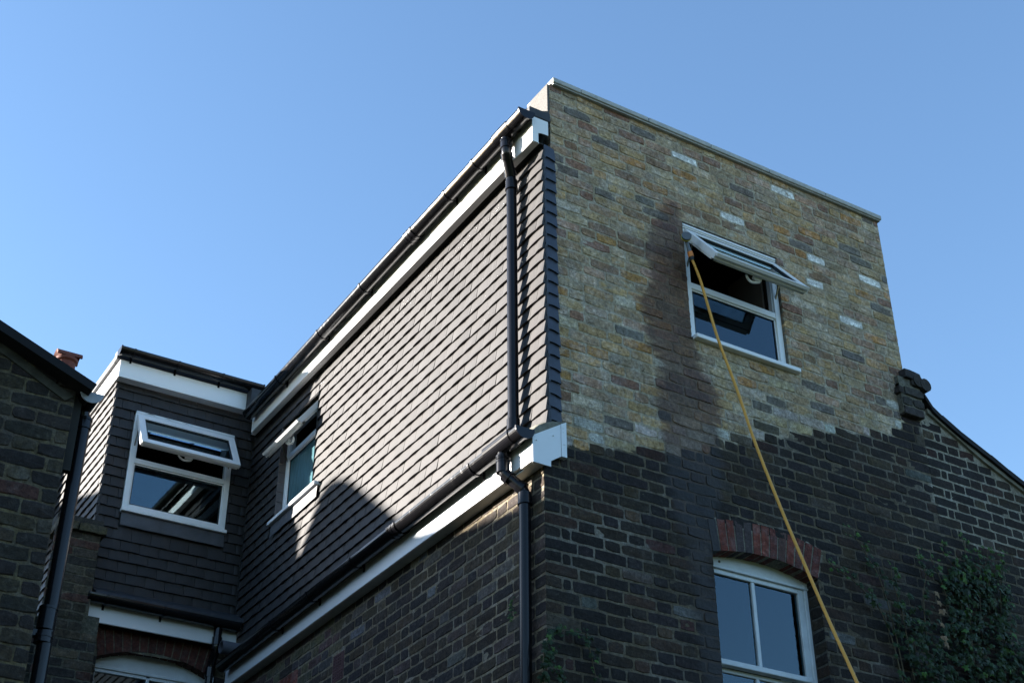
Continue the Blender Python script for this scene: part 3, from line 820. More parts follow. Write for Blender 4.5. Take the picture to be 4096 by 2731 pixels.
def sash(S, parent, u0, u1, ztop, L, ang, off=0.01, fw_=.050, twist=0.0):
    """top hung sash hinged at its top edge, opened by ang"""
    ca, sa = math.cos(ang), math.sin(ang)
    def P(u, d, n):   # d down the sash, n outward normal
        return Vector(S(u, off+d*sa+n*ca, ztop-d*ca+n*sa))
    def bar(mb, ua, ub, d0, d1, n0, n1):
        V = [P(u, d, n) for n in (n0, n1) for u, d in ((ua, d0), (ub, d0), (ub, d1), (ua, d1))]
        mb.add(V, [(0, 3, 2, 1), (4, 5, 6, 7), (0, 1, 5, 4), (1, 2, 6, 5), (2, 3, 7, 6), (3, 0, 4, 7)])
    m = MB(); t = fw_
    for a in ((u0, u0+t, 0, L), (u1-t, u1, 0, L), (u0+t, u1-t, 0, t), (u0+t, u1-t, L-t, L)):
        bar(m, a[0], a[1], a[2], a[3], -.030, .014)
        # stepped inner lip and rebate flange
    for a in ((u0+t, u0+t+.010, t, L-t), (u1-t-.010, u1-t, t, L-t), (u0+t+.01, u1-t-.01, t, t+.010), (u0+t+.01, u1-t-.01, L-t-.010, L-t)):
        bar(m, a[0], a[1], a[2], a[3], -.020, .008)
    for a in ((u0+.012, u1-.012, L-.012-.03, L-.012), (u0+.012, u0+.042, .02, L-.012), (u1-.042, u1-.012, .02, L-.012)):
        bar(m, a[0], a[1], a[2], a[3], -.046, -.0305)
    bar(m, u0+.005, u1-.005, L-.002, L+.012, -.004, .018)
    o = m.build('sash', UPVC, parent)
    g = MB(); bar(g, u0+t, u1-t, t, L-t, -.006, -.002)
    g.build('sash_pane', GLASS, parent)
    k = MB()
    for a in ((u0+.02, u0+.026, .02, L-.02), (u1-.026, u1-.02, .02, L-.02), (u0+.026, u1-.026, L-.026, L-.02)): bar(k, a[0], a[1], a[2], a[3], -.0335, -.0302) if False else bar(k, a[0], a[1], a[2], a[3], -.0480, -.0462)
    for a in ((u0+t+.010, u1-t-.010, t+.01, t+.016), (u0+t+.01, u1-t-.01, L-t-.016, L-t-.01), (u0+t+.01, u0+t+.016, t+.016, L-t-.016), (u1-t-.016, u1-t-.01, t+.016, L-t-.016)): bar(k, a[0], a[1], a[2], a[3], -.001, .010)
    k.build('gasket', RUBBER, parent)
    # curved white handle on the inner bottom rail
    um = (u0+u1)/2
    h = MB(); base = P(um, L-.03, -.075); h.tube([P(um-.03, L-.03, -.06), P(um+.035, L-.03, -.06)], .014, 10)
    pts = []
    for i in range(9):
        q = i/8; pts.append(P(um+.03-.12*q, L-.03+.0*q, -.072-.030*math.sin(math.pi*min(1, q*.9))+.02*q))
    h.tube(pts, [.013, .012, .011, .010, .010, .009, .009, .009, .008], 10); h.build('handle', UPVC, parent)
    # friction stays
    for u in (u0+.016, u1-.016):
        st = MB()
        st.obox((P(u, .15, -.04)+Vector(S(u, -.01, ztop-.30)))*.5, ((P(u, .15, -.04)-Vector(S(u, -.01, ztop-.30)))*.5), Vector(S(1, 0, 0))*.0+(Vector((.004, 0, 0)) if S.k == 'y' else Vector((0, .004, 0))), (Vector((0, .006, 0)) if S.k == 'y' else Vector((.006, 0, 0))))
        st.obox((P(u, .10, -.04)+P(u, L*.7, -.04))*.5, ((P(u, .10, -.04)-P(u, L*.7, -.04))*.5), (Vector((.002, 0, 0)) if S.k == 'y' else Vector((0, .002, 0))), (P(u, .1, -.034)-P(u, .1, -.04)))
        st.build('friction_stay', STEEL, parent)
def room(S, parent, u0, u1, z0, z1, depth, mat=ROOMD, inner=0.08):
    m = MB(); a = S(u0, -inner, z0); b = S(u1, -depth, z1)
    x0, x1 = sorted((a[0], b[0])); y0, y1 = sorted((a[1], b[1])); v = [(x, y, z) for z in (z0, z1) for x, y in ((x0, y0), (x1, y0), (x1, y1), (x0, y1))]
    F = [(0, 3, 2, 1), (4, 5, 6, 7), (0, 1, 5, 4), (1, 2, 6, 5), (2, 3, 7, 6), (3, 0, 4, 7)]
    F.pop(2 if S.k == 'y' else 5)
    m.add(v, F); m.build('room_interior', mat, parent)
def upvc_window(S, u0, u1, z0, z1, ztr, sashL, ang, sill, lower=GLASS, hinge=.055, sill_out=.045):
    """frame with a fixed lower light and an open top hung sash"""
    m = MB(); t = .048
    for a in ((u0, u0+t, z0, z1), (u1-t, u1, z0, z1), (u0+t, u1-t, z1-t, z1), (u0+t, u1-t, z0, z0+t*.8), (u0+t, u1-t, ztr-.024, ztr+.024)):
        S.box(m, a[0], a[1], -.06, 0, a[2], a[3])
    for a in ((u0+t, u0+t+.012, z0+t*.8, ztr-.024), (u1-t-.012, u1-t, z0+t*.8, ztr-.024), (u0+t+.012, u1-t-.012, ztr-.036, ztr-.024), (u0+t+.012, u1-t-.012, z0+t*.8, z0+t*.8+.012),
              (u0+t, u0+t+.010, ztr+.024, z1-t), (u1-t-.010, u1-t, ztr+.024, z1-t)):
        S.box(m, a[0], a[1], -.05, -.012, a[2], a[3], .002)
    root = m.build('window', UPVC, house)
    glaze(S, root, u0+t, u1-t, z0+t*.8, ztr-.024, -.02, lower)
    bead(S, root, u0+t+.012, u1-t-.012, z0+t*.8+.012, ztr-.036, -.0185)
    m = MB(); S.box(m, sill[0], sill[1], -.03, sill_out, z0-.034, z0-.002, .004); m.build('sill', UPVC, root)
    sash(S, root, u0+.012, u1-.012, z1-hinge, sashL, ang)
    return root
S1 = FrameSpace('y', .02)
w1 = upvc_window(S1, 1.176, 2.008, 6.565, 7.480, 6.985, .485, R(38), (1.183, 2.075), sill_out=.065, hinge=.062)
hb = MB(); S1.box(hb, 1.176, 2.008, .001, .012, 7.444, 7.479, .002); S1.box(hb, 1.18, 2.004, .0125, .020, 7.455, 7.470, .002); hb.build('head_trim', UPVC, w1)
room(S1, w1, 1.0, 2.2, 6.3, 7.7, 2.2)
for x in (1.93, 1.22): rj = MB(); rj.box(x, x+.015, .10, .45, 6.6, 7.46); rj.build('inner_reveal', ROOM, w1)
S2 = FrameSpace('y', 4.765)
w2 = upvc_window(S2, -1.078, -.172, 6.705, 7.600, 7.155,   .44, R(33), (-1.085, -.160), sill_out=.03, hinge=.022)
hb = MB(); S2.box(hb, -1.075, -.172, -.03, -.004, 7.602, 7.628, .002); hb.build('head_trim', PAINT, w2)
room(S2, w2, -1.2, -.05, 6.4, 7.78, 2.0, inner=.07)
S3 = FrameSpace('x', .062)
w3 = upvc_window(S3, 3.352, 4.085, 6.570, 7.435, 7.155, .335, R(36), (3.22, 4.14), lower=FROST, sill_out=.10, hinge=.03)
room(S3, w3, 3.2, 4.3, 6.3, 7.6, 2.0, ROOM)

# painted timber sash window under the red arch
m = MB(); yF = .10
L0, L1 = 1.178, 2.022
m.box(L0, L0+.045, yF, yF+.09, 3.2, 5.03, bev=.003); m.box(L1-.028, L1, yF, yF+.09, 3.2, 5.03, bev=.003)
# arched head board
NP = 14; hb_ = [(1.19+(2.034-1.19)*i/NP) for i in range(NP+1)]
m.prism([(x, arc_b(x)+.02) for x in hb_]+[(2.034, 5.012), (1.19, 5.012)], 'y', yF+.006, yF+.05)
m.box(1.19, 2.03, yF-.006, yF+.05, 4.998, 5.010, bev=.002)
sw = m.build('sash_window', PAINT, house)
m = MB()
m.box(L0+.045, L0+.085, yF+.012, yF+.045, 4.42, 4.998, bev=.003); m.box(L1-.072, L1-.028, yF+.012, yF+.045, 4.42, 4.998, bev=.003)
m.box(L0+.085, L1-.072, yF+.012, yF+.045, 4.968, 4.998, bev=.003); m.box(L0+.045, L1-.03, yF+.006, yF+.055, 4.398, 4.432, bev=.003)
m.box(1.577, 1.605, yF+.014, yF+.040, 4.432, 4.968, bev=.004)
m.build('upper_sash', PAINT, sw)
m = MB()
m.box(L0+.045, L0+.085, yF+.05, yF+.085, 3.3, 4.40, bev=.003); m.box(L1-.072, L1-.028, yF+.05, yF+.085, 3.3, 4.40, bev=.003)
m.box(L0+.045, L1-.03, yF+.056, yF+.09, 4.37, 4.397, bev=.003); m.box(1.577, 1.605, yF+.052, yF+.08, 3.3, 4.37, bev=.004)
m.build('lower_sash', PAINT, sw)
Sg = FrameSpace('y', yF+.03)
glaze(Sg, sw, L0+.085, 1.577, 4.432, 4.968, 0); glaze(Sg, sw, 1.605, L1-.072, 4.432, 4.968, 0)
Sg2 = FrameSpace('y', yF+.068); glaze(Sg2, sw, L0+.085, 1.577, 3.3, 4.37, 0); glaze(Sg2, sw, 1.605, L1-.072, 3.3, 4.37, 0)
m = MB(); m.tube([(1.33, yF+.004, 5.045), (1.33, yF+.012, 5.045)], .009, 8); m.build('knot', STEM, sw)
cu = MB()   # thin curtain edge inside
V = []; 
for i in range(9):
    x = 1.87+.012*i; y = yF+.16+.012*math.sin(i*1.9)
    V += [(x, y, 3.3), (x, y, 4.99)]
cu.add(V, [(2*i, 2*i+2, 2*i+3, 2*i+1) for i in range(8)], smooth=True); cu.build('curtain', PAINT, sw)
room(FrameSpace('y', 0), sw, 1.1, 2.2, 3.1, 5.2, 2.2, inner=.19)

# ---------------------------------------------------------- rear wall below the dormer, y = 4.77
FB = lambda u, z, o: (u, 4.77-o, z)
A5 = (-1.095, -.165)
def arc5(x): return 5.425+.105*(1-((x+.63)/.465)**2)
b = MB()
def b_spans(z):
    if z < 5.44: return [(-1.9, A5[0]), (A5[1], 0)]
    return [(-1.9, -1.13), (-.13, 0)]
BKP = [((.045, .040, .032), 6), ((.07, .06, .04), 6), ((.04, .035, .035), 5), ((.075, .045, .035), 2)]
brickwork(b, FB, 4.3, 5.64, b_spans, lambda u, z, L: var(pick(BKP), .18), dry, 'flemish', .8, .004, zref=.03)
backing(b, FB, frange(-1.9, A5[0], .03)+frange(A5[0], A5[1], .05)+frange(A5[1], 0, .03), frange(4.3, 5.44, .03)+frange(5.44, 5.66, .03), lambda u, z: not (A5[0] < u < A5[1] and z < 5.5), lambda u, z: (.16, .145, .10), dry, 0.0)
b.build('rear_wall', BRICK, house)
ar = MB()
for i in range(14):
    t0, t1 = i/14, (i+1)/14; g = .005
    b0 = A5[0]+t0*.93+g; b1 = A5[0]+t1*.93-g; c0 = -1.14+t0*1.02+g; c1 = -1.14+t1*1.02-g
    P = [(b0, arc5(b0)), (b1, arc5(b1)), (c1, 5.665), (c0, 5.665)]
    V = [(x, 4.764+random.uniform(-.001, .001), z) for x, z in P]+[(x, 4.88, z) for x, z in P]
    ar.add(V, [(0, 1, 2, 3), (0, 4, 5, 1), (1, 5, 6, 2), (3, 7, 4, 0)], random.choice([(.10, .032, .022), (.085, .03, .022), (.11, .04, .028)]))
ar.add([(A5[0]-.05, 4.772, 5.665)]+[(A5[0]+.93*i/16, 4.772, arc5(A5[0]+.93*i/16)) for i in range(17)]+[(A5[1]+.05, 4.772, 5.665)], [list(range(19))], (.11, .10, .08))
ar.build('brick_arch', BRICK, house)
m = MB()
NP = 16; xs5 = [A5[0]-.01+(.95)*i/NP for i in range(NP+1)]
m.prism([(x, arc5(max(A5[0], min(A5[1], x)))+.01) for x in xs5]+[(xs5[-1], 5.395), (xs5[0], 5.395)], 'y', 4.872, 4.90)
m.box(-1.095, -.165, 4.866, 4.90, 5.372, 5.394, bev=.003); m.box(-1.095, -1.065, 4.87, 4.92, 4.3, 5.372, bev=.003); m.box(-.20, -.165, 4.87, 4.92, 4.3, 5.372, bev=.003)
m.box(-.645, -.617, 4.88, 4.91, 4.3, 5.36, bev=.003); m.box(-1.065, -.645, 4.88, 4.91, 5.345, 5.371, bev=.002); m.box(-.617, -.20, 4.88, 4.91, 5.345, 5.371, bev=.002)
w5 = m.build('sash_window', PAINT, house)
Sg = FrameSpace('y', 4.895); glaze(Sg, w5, -1.065, -.645, 4.3, 5.345, 0); glaze(Sg, w5, -.617, -.20, 4.3, 5.345, 0)
room(FrameSpace('y', 4.77), w5, -1.15, -.1, 4.2, 5.6, 2.0, inner=.16)
# party wall pier with a corbelled cap, standing proud of the rear wall
FP = lambda u, z, o: (u, 4.57-o, z)
b = MB()
PX0 = -1.62
def px1(z): return -1.262 if z > 5.85 else (-1.262-.035*min(1, (5.85-z)/.2) if z > 5.55 else -1.17)
brickwork(b, FP, 4.0, 6.33, lambda z: [(PX0, px1(z))], lambda u, z, L: var(pick([((.06, .05, .033), 6), ((.045, .040, .035), 5), ((.09, .045, .032), 3), ((.095, .08, .05), 2)]), .18), dry, 'stretcher', .9, .004, zref=.045)
backing(b, FP, frange(PX0, -1.297, .03)+[-1.262], frange(5.66, 6.33, .03), lambda u, z: True, lambda u, z: (.115, .105, .07), dry, 0.0)
backing(b, FP, frange(PX0, -1.17, .03), frange(4.0, 5.66, .03), lambda u, z: True, lambda u, z: (.10, .098, .07), dry, 0.0)
b.add([(-1.262, 4.57, 5.66), (-1.262, 4.8, 5.66), (-1.262, 4.8, 6.33), (-1.262, 4.57, 6.33)], [(0, 1, 2, 3)], (.10, .09, .06))
b.add([(-1.17, 4.57, 4.0), (-1.17, 4.8, 4.0), (-1.17, 4.8, 5.66), (-1.17, 4.57, 5.66)], [(0, 1, 2, 3)], (.08, .075, .06))
brick(b, lambda u, z, o: (u, 4.53-o, z), PX0, -1.455, 6.325, 6.395, (.10, .085, .05), dry, 1.3, .004, .3)
brick(b, lambda u, z, o: (u, 4.53-o, z), -1.448, -1.225, 6.325, 6.395, (.085, .075, .04), dry, 1.3, .004, .3)
b.box(PX0, -1.25, 4.58, 4.8, 6.39, 6.46, col=(.05, .048, .04))
b.build('party_wall', BRICK, house)

# ================================================================== RIGHT HOUSE
b = MB(); UPPER[0] = False
used = set(range(99))
brickwork(b, FG, 3.6, 6.52, lambda z: gable_spans(z, True), gcol, dry, 'flemish', .45, .003, zref=.07, joint=.014)
backing(b, FG, frange(3.23, 6.2, .035), frange(3.6, 6.6, .035), lambda u, z: z < barge(u)+.05, gmort, dry, 0.0)
b.build('wall', BRICK, nright)
b = MB()
for (x0, z0), (x1, z1) in zip(BARGE[1:], BARGE[2:]):
    b.prism([(x0, z0+.008), (x1, z1+.008), (x1, z1+.045), (x0, z0+.045)], 'y', -.022, .02)
b.build('cement_verge', CEM, nright)
b = MB(); ROOFL = [(3.27, 6.70), (3.335, 6.615), (3.42, 6.565), (3.6, 6.475), (3.87, 6.365), (4.035, 6.29), (4.22, 6.215), (4.9, 5.93), (6.2, 5.37)]
for (x0, z0), (x1, z1) in zip(ROOFL, ROOFL[1:]):
    k = random.uniform(.0, .006)
    b.prism([(x0, z0-.03), (x1, z1-.03), (x1, z1+.008+k), (x0, z0+.012+k)], 'y', -.045, 4.7)
b.build('roof', DARKS, nright)
# corbelled kneeler at the head of the slope, dark moulded bricks
b = MB()
ck = lambda u0, u1, z0, z1, y, c: brick(b, lambda u, z, o: (u, y-o, z), u0, u1, z0, z1, c, dry, 1.2, .004, .22)
b.box(3.02, 3.225, -.045, .2, 6.50, 6.74, col=(.13, .125, .095))
for u0, u1, z0, z1, y in ((3.025, 3.215, 6.488, 6.552, -.05), (3.03, 3.115, 6.568, 6.628, -.05), (3.128, 3.235, 6.568, 6.63, -.05), (3.0, 3.045, 6.65, 6.71, -.05), (3.055, 3.235, 6.648, 6.715, -.055)):
    ck(u0, u1, z0, z1, y, var((.045, .04, .036), .2))
b.tube([(3.20, -.07, 6.79), (3.20, .18, 6.79)], .048, 14, col=(.04, .036, .032)); b.tube([(3.265, -.075, 6.775), (3.265, .18, 6.775)], [.052, .05], 12, col=(.04, .036, .033))
ck(3.075, 3.235, 6.795, 6.865, -.06, (.035, .033, .036)); ck(3.14, 3.30, 6.745, 6.80, -.055, (.04, .035, .03)); b.box(3.02, 3.16, -.04, .2, 6.72, 6.80, col=(.13, .125, .10))
b.build('corbelled_kneeler', BRICK, nright)

# ================================================================== LEFT HOUSE
b = MB(); NR = -2.652
NL_PAL = [((.030, .024, .021), 8), ((.042, .034, .025), 7), ((.06, .046, .028), 5), ((.075, .035, .028), 2), ((.085, .072, .045), 2), ((.12, .11, .10), 1)]
def nroof(x): return 5.13+(-2.85-x)*.40
def nspans(z):
    if z < 4.96: return [(-6.5, NR)]
    x = -2.85-(z-5.13)/.40
    return [(-6.5, min(NR, x+.03))]
brickwork(b, FG, 3.0, 6.4, nspans, lambda u, z, L: var(pick(NL_PAL), .2), dry, 'flemish', 1.2, .005, zref=.055)
backing(b, FG, frange(-6.5, NR, .035), frange(3.0, 6.4, .035), lambda u, z: z < nroof(u)-.01 and z < 5.0+max(0, (-2.75-u)), lambda u, z: (.125+.04*nz(u, z, 4), .10+.035*nz(u, z, 4), .055), dry, 0.0)
b.add([(NR, 0, 0), (NR, 4.7, 0), (NR, 4.7, 5.0), (NR, 0, 5.0)], [(0, 1, 2, 3)], (.08, .07, .055))
b.add([(-6.5, 0, 0), (NR, 0, 0), (NR, 0, 3.02), (-6.5, 0, 3.02)], [(0, 1, 2, 3)], (.05, .047, .04))
b.build('wall', BRICK, nleft)
b = MB()
zz = lambda x: 5.012+(-2.582-x)*.392
V = [(-2.582, 5.012), (-3.2, zz(-3.2)+.01), (-6.5, zz(-6.5)), (-6.5, zz(-6.5)-.045), (-3.0, zz(-3.0)-.042), (-2.60, zz(-2.60)-.045)]
b.prism(V, 'y', -.10, 4.6); b.build('roof', DARKS, nleft)
b = MB(); b.prism([(-2.66, 4.965), (-3.0, zz(-3.0)-.045), (-3.4, zz(-3.4)-.045), (-6.4, zz(-6.4)-.045), (-6.4, zz(-6.4)-.10), (-3.4, zz(-3.4)-.095), (-3.0, zz(-3.0)-.09), (-2.70, 4.935)], 'y', -.012, .0); b.build('cement_verge', CEMD, nleft)
house_keep = house; house = nleft
gn = gutter((-2.585, -.03, 5.000), (-2.585, 4.5, 5.000), .052, caps=(False, False), brackets=(.6, 1.5))
o = MB(); n = 18
V = [(-2.583+math.cos(math.pi+math.pi*k/n)*.056, yy, 5.0+math.sin(math.pi+math.pi*k/n)*.056) for yy in (-.036, -.028) for k in range(n+1)]
o.add(V, [list(range(n+1)), list(range(2*n+1, n, -1))]+[(i, i+1, n+2+i, n+1+i) for i in range(n)]); o.build('stop_end', CAPG, gn)
house = house_keep
pipe([(-2.585, .10, 4.96), (-2.565, .11, 4.90), (-2.585, .10, 0.05)], .0335, 'downpipe', nleft,
     collars=[((-2.566, .11, 4.87), (-2.568, .11, 4.92)), ((-2.579, .105, 3.86), (-2.578, .105, 3.96)), ((-2.58, .105, 3.80), (-2.58, .105, 3.83))], clips=[((-2.579, .105, 3.84), (NR, -2.56, .09, .13))])
ht = MB(); ht.box(-2.66, -2.60, .06, .18, 4.93, 4.99); ht.box(-2.652, -2.61, .02, .06, 4.60, 5.0); ht.build('eaves_board', SOFFIT, nleft)

# ================================================================== CHIMNEY
ch = empty('chimney', (-1.36, 6.65, 7.0), 'terracotta chimney pot with a half round hood peeping over the dark left roof', 'chimney')
m = MB(); m.box(-1.60, -1.22, 6.40, 6.95, 7.0, 8.74, col=(.07, .06, .045)); m.box(-1.62, -1.20, 6.38, 6.97, 8.66, 8.72, col=(.07, .06, .045)); m.build('stack', BRICK, ch)
m = MB()
for r0, r1, z0, z1 in ((.10, .09, 8.74, 8.95), (.09, .11, 8.95, 8.965), (.11, .11, 8.965, 8.995), (.11, .095, 8.995, 9.003)):
    m.tube([(-1.355, 6.6, z0), (-1.355, 6.6, z1)], [r0, r1], 24)
m.build('pot', TERRA, ch)
m = MB(); V = []; Fc = []; n = 12
for y, sgn in ((6.44, 1), (6.80, 1)):
    for r_ in (.105, .085):
        for k in range(n+1): a = math.pi*k/n; V.append((-1.355+(0), y, 0))
V = []
for xx in (-1.475, -1.225):
    for r_ in (.075, .058):
        for k in range(n+1): a = math.pi*k/n; V.append((xx, 6.6+math.cos(a)*r_*1.3, 9.0+math.sin(a)*r_))
q = n+1
for k in range(n): Fc += [(k, k+1, 2*q+k+1, 2*q+k), (q+k, q+k+1, 3*q+k+1, 3*q+k), (k, k+1, q+k+1, q+k), (2*q+k, 2*q+k+1, 3*q+k+1, 3*q+k)]
m.add(V, Fc, smooth=True); m.build('hood', TERRA, ch)

# out of frame: slab added for a neighbour's roof, outlined to shade the tiles
X0 = -7.0; k_y, k_z = .87*-X0, .335*-X0
prof = [(-3.2, 4.7), (-.5, 5.05), (.2, 5.15), (.5, 5.20), (.9, 5.27), (1.3, 5.36), (1.75, 5.60), (2.19, 5.94), (2.54, 6.21), (2.80, 6.40), (2.93, 6.465), (3.05, 6.48), (3.17, 6.45), (3.27, 6.36), (3.38, 6.22), (3.50, 6.05), (3.62, 5.95), (3.66, 6.38), (4.4, 6.63), (6, 7.1), (9, 7.4)]
m = MB(); pp = [(y+k_y, z+k_z) for y, z in prof]
m.prism([(pp[0][0], 0)]+pp+[(pp[-1][0], 0)], 'x', X0-.12, X0)
o = m.build('shadow_slab', MORTAR); tag(o, 'unseen slab added to cast a neighbouring roof shadow on the tiles', 'wall')
b_ = o.data.color_attributes.new('Col', 'FLOAT_COLOR', 'POINT'); b_.data.foreach_set('color', [.12, .10, .08, 1]*len(o.data.vertices))

# ================================================================== HOSE
hs = empty('garden_hose', (1.12, -.13, 7.05), 'yellow garden hose with a grey spray head, hanging taut from the open gable window', 'hose')
HP = [(1.127, -.125, 7.065), (1.140, -.13, 7.02), (1.165, -.145, 6.90), (1.176, -.18, 6.70), (1.178, -.25, 6.393), (1.172, -.38, 5.975), (1.168, -.50, 5.54), (1.150, -.68, 5.02), (1.122, -.85, 4.597), (1.09, -1.0, 4.25), (1.024, -1.2, 3.861), (.944, -1.37, 3.55), (.80, -1.7, 2.8), (.6, -2.0, 1.5), (.5, -2.2, .2), (.3, -2.4, .02)]
def crom(P, n=6):
    P = [Vector(p) for p in P]; out = []
    for i in range(len(P)-1):
        a = P[max(i-1, 0)]; b = P[i]; c = P[i+1]; d = P[min(i+2, len(P)-1)]
        for k in range(n):
            t = k/n; out.append(.5*((2*b)+(c-a)*t+(2*a-5*b+4*c-d)*t*t+(3*b-a-3*c+d)*t**3))
    out.append(P[-1]); return out
m = MB(); m.tube(crom(HP), .0092, 12); m.build('hose_pipe', HOSE, hs)
nd = Vector((-.055, 0, .25)).normalized()
A = Vector((1.086, -.125, 7.225)); B = Vector((1.112, -.125, 7.125)); C_ = Vector((1.127, -.125, 7.065))
m = MB(); m.tube([A, A.lerp(B, .35), A.lerp(B, .7), B], [.014, .011, .013, .015], 12); m.build('handle', NGREY, hs)
hd = Vector((-.45, -.88, .08)).normalized()
m = MB(); m.tube([A-hd*.01, A+hd*.008, A+hd*.022, A+hd*.034], [.014, .028, .034, .034], 20); m.build('spray_head', NGREY, hs)
m = MB(); m.tube([A+hd*.006, A+hd*.020], [.031, .0365], 20); m.build('collar', NYEL, hs)
m = MB(); m.tube([B, B.lerp(C_, .6)], [.019, .019], 14); m.build('connector', NORG, hs)
m = MB(); m.tube([B.lerp(C_, .55), C_], [.017, .015], 14); m.build('connector_nut', RUBBER, hs)

# ================================================================== IVY
def leafshape(mb, c, nrm, upv, s, col):
    nrm = Vector(nrm).normalized(); upv = Vector(upv); upv = (upv-nrm*upv.dot(nrm)).normalized(); sd = upv.cross(nrm)
    pts = [(0, -.1), (.22, -.28), (.50, -.18), (.42, .08), (.60, .38), (.25, .36), (0, .85), (-.25, .36), (-.60, .38), (-.42, .08), (-.50, -.18), (-.22, -.28)]
    V = [Vector(c)+nrm*.006*s/.05]
    for x, y in pts: V.append(Vector(c)+sd*x*s+upv*y*s-nrm*(abs(x)*.25+max(0, y)*.18)*s*random.uniform(.4, 1.3))
    n = len(pts); mb.add(V, [(0, 1+i, 1+(i+1) % n) for i in range(n)], col)
def lcol(young):
    if young > random.random(): return var((.05, .11, .02), .25)
    return var(random.choice([(.014, .032, .009), (.018, .040, .010), (.022, .042, .014), (.010, .022, .007)]), .25)
def sprig(stem, leaf, pts, plane_y=-.03, density=40, size=.04, young_tip=.5, spread=.04):
    P = crom([(x, plane_y-(.02*i/len(pts)), z) for i, (x, z) in enumerate(pts)], 5)
    stem.tube(P, [.0022+.0028*i/len(P) for i in range(len(P))], 6)
    L = sum((P[i+1]-P[i]).length for i in range(len(P)-1)); n = int(L*density)
    for k in range(n):
        t = (k+random.random())/n; p = P[min(len(P)-1, int(t*(len(P)-1)))]
        c = p+Vector((random.uniform(-spread, spread), -random.uniform(.005, .035), random.uniform(-spread, spread)))
        leafshape(leaf, c, (random.uniform(-.6, .5), -1, random.uniform(-.2, .9)), (random.uniform(-1, 1), 0, random.uniform(-1.2, .5)), size*random.uniform(.55, 1.15)*(.6+.5*min(1, t*2)), lcol(young_tip if t < .3 else .05))
SP = [[(2.271, 5.419), (2.391, 5.369), (2.458, 5.263), (2.525, 5.157), (2.573, 4.956), (2.597, 4.754), (2.62, 4.4)], [(2.094, 5.182), (2.159, 5.129), (2.277, 5.087), (2.409, 4.998), (2.482, 4.929), (2.553, 4.746), (2.6, 4.4)],
      [(2.92, 5.409), (2.938, 5.333), (2.966, 5.251), (2.903, 5.065), (2.85, 4.6)], [(2.663, 5.247), (2.651, 5.133), (2.688, 4.937), (2.7, 4.5)], [(3.162, 5.509), (3.214, 5.43), (3.286, 5.338), (3.261, 5.138), (3.2, 4.7)],
      [(3.405, 5.638), (3.402, 5.526), (3.356, 5.335), (3.3, 4.9)], [(3.535, 5.575), (3.531, 5.463), (3.47, 5.269), (3.4, 4.9)], [(3.77, 5.628), (3.751, 5.465), (3.661, 5.219), (3.6, 4.8)], [(3.333, 5.047), (3.19, 4.985), (3.031, 4.886)],
      [(3.05, 5.40), (3.12, 5.2), (3.15, 4.9)], [(3.64, 5.59), (3.6, 5.4), (3.52, 5.1)]]
POLY = [(3.123, 5.30), (3.38, 5.50), (3.48, 5.44), (3.62, 5.45), (3.731, 5.58), (3.825, 5.50), (3.752, 5.234), (3.72, 4.959), (3.83, 4.932), (4.1, 4.80), (4.15, 4.3), (3.9, 4.0), (2.75, 4.0), (2.72, 4.466), (2.64, 4.668), (2.60, 4.781), (2.63, 4.95), (2.736, 5.08), (2.90, 5.02), (3.02, 5.12)]
def inpoly(x, z, P):
    r = False; n = len(P)
    for i in range(n):
        (x0, z0), (x1, z1) = P[i], P[(i+1) % n]
        if (z0 > z) != (z1 > z) and x < (x1-x0)*(z-z0)/(z1-z0)+x0: r = not r
    return r
iv = empty('ivy', (3.3, -.08, 0), 'large dark ivy climbing the brick wall at the lower right', 'ivy', 'climbing ivy')
stem, leaf = MB(), MB()
for s in SP: sprig(stem, leaf, s, density=42, size=.038, young_tip=.65)
cnt = 0
while cnt < 1900:
    x = random.uniform(2.5, 4.2); z = random.uniform(3.9, 5.65)
    if not inpoly(x+.05*nz(x, z, 7), z+.05*nz(x, z+4, 7), POLY): continue
    dens = .55+.9*nz(x, z, 4)+(.4 if z < 4.7 else 0)+(.35 if x > 3.1 and z < 5.35 else -.1)
    if random.random() > dens: continue
    cnt += 1; thick = .05+.10*min(1, max(0, (5.4-z)))
    edge = z > 5.3
    leafshape(leaf, (x, -.02-random.random()*thick, z), (random.uniform(-.7, .6), -1, random.uniform(-.3, 1.0)), (random.uniform(-1, 1), 0, random.uniform(-1.3, .3)), random.uniform(.026, .056), lcol(.45 if edge else .07))
leaf.build('leaves', LEAF, iv); stem.tube(crom([(3.0, -.03, 0.0), (3.1, -.03, 2.0), (3.2, -.03, 4.0), (3.3, -.03, 4.9)]), .014, 8); stem.tube(crom([(2.8, -.03, 0.0), (2.7, -.03, 2.5), (2.65, -.03, 4.4)]), .01, 8); stem.build('stems', STEM, iv)
dl = MB()
for x, z in ((2.955, 5.10), (2.962, 5.04), (2.975, 4.985), (2.955, 4.89), (2.95, 4.80), (2.965, 4.76)): leafshape(dl, (x, -.12, z), (random.uniform(-.6, .2), -1, .3), (.1, 0, -1), random.uniform(.035, .055), (.2, .15, .1))
dl.build('dead_leaves', DEADL, iv)
iv2 = empty('ivy', (.1, -.04, 0), 'small ivy creeping round the brick corner beside the long downpipe', 'ivy', 'climbing ivy')
stem, leaf = MB(), MB()
for s in ([(.222, 4.335), (.146, 4.334), (.071, 4.318), (.011, 4.283), (-.03, 4.223), (-.05, 4.145), (-.06, 3.9)], [(.031, 4.209), (.001, 4.172), (-.037, 4.127), (-.06, 4.026), (-.06, 3.8)], [(.29, 4.10), (.262, 4.206), (.245, 4.267), (.222, 4.329)], [(.006, 4.097), (.035, 4.083), (.07, 4.03), (.07, 3.8)]):
    sprig(stem, leaf, s, density=75, size=.034, young_tip=.4, spread=.028)
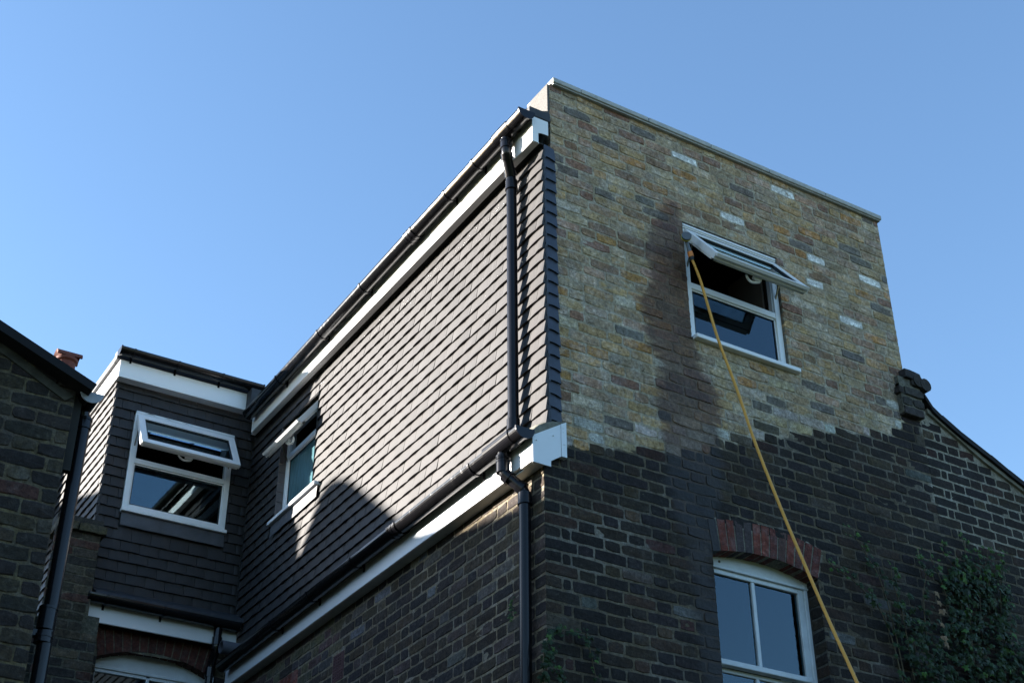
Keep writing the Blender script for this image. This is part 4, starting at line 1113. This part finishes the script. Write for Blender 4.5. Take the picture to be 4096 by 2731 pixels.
for k in range(16): leafshape(leaf, (-.07-random.random()*.02, .22+random.uniform(-.02, .03), 4.50+random.uniform(-.07, .06)), (-1, -.8, .3), (0, .3, 1), .02, lcol(.7))
for k in range(12): leafshape(leaf, (-.03, .86+random.uniform(-.05, .05), 4.20+random.uniform(-.03, .03)), (-1, -.5, .4), (0, .3, 1), .024, lcol(.7))
leaf.build('leaves', LEAF, iv2); stem.tube(crom([(.02, -.02, 0), (-.02, -.03, 2.2), (-.06, -.05, 3.9)]), .006, 8); stem.build('stems', STEM, iv2)

# ================================================================== GROUND
m = MB(); m.add([(-400, -400, 0), (400, -400, 0), (400, 400, 0), (-400, 400, 0)], [(0, 1, 2, 3)]); tag(m.build('ground', GRASS), kind='structure')
m = MB(); m.add([(-6, -8, .004), (6, -8, .004), (6, .3, .004), (-6, .3, .004)], [(0, 1, 2, 3)]); tag(m.build('pavement', PAVE), kind='structure')
# lower storeys of the walls, below the frame
m = MB()
m.add([(0, 0, 0), (6.2, 0, 0), (6.2, 0, 3.62), (0, 0, 3.62)], [(0, 1, 2, 3)], (.06, .055, .048)); m.add([(0, 0, 0), (0, 4.77, 0), (0, 4.77, 3.42), (0, 0, 3.42)], [(0, 1, 2, 3)], (.06, .055, .048))
m.add([(-2.6, 4.77, 0), (0, 4.77, 0), (0, 4.77, 4.32), (-2.6, 4.77, 4.32)], [(0, 1, 2, 3)], (.06, .055, .048))
m.add([(-2.65, 4.775, 4.0), (-1.6, 4.775, 4.0), (-1.6, 4.775, 5.7), (-2.65, 4.775, 5.7)], [(0, 1, 2, 3)], (.06, .055, .048))
m.build('lower_wall', MORTAR, house)

# added hedge out of frame, put in to shut low sky off the shaded fronts
m = MB(); V = []; Fc = []; nx, nzz = 60, 14
for i in range(nx+1):
    for j in range(nzz+1):
        x = -30+60*i/nx; z = 7.5*j/nzz
        V.append((x, -17+.9*nz(x, z, .8)+.5*nz(x, z, 2.1)-(1.5 if j == nzz else 0), z+.5*nz(x, 3, .9)*(j/nzz)))
for i in range(nx):
    for j in range(nzz): a = i*(nzz+1)+j; Fc.append((a, a+1, a+nzz+2, a+nzz+1))
m.add(V, Fc); tag(m.build('sky_screen', GRASS), 'added unseen hedge standing out of frame behind the viewpoint', 'sky_screen', kind='stuff')
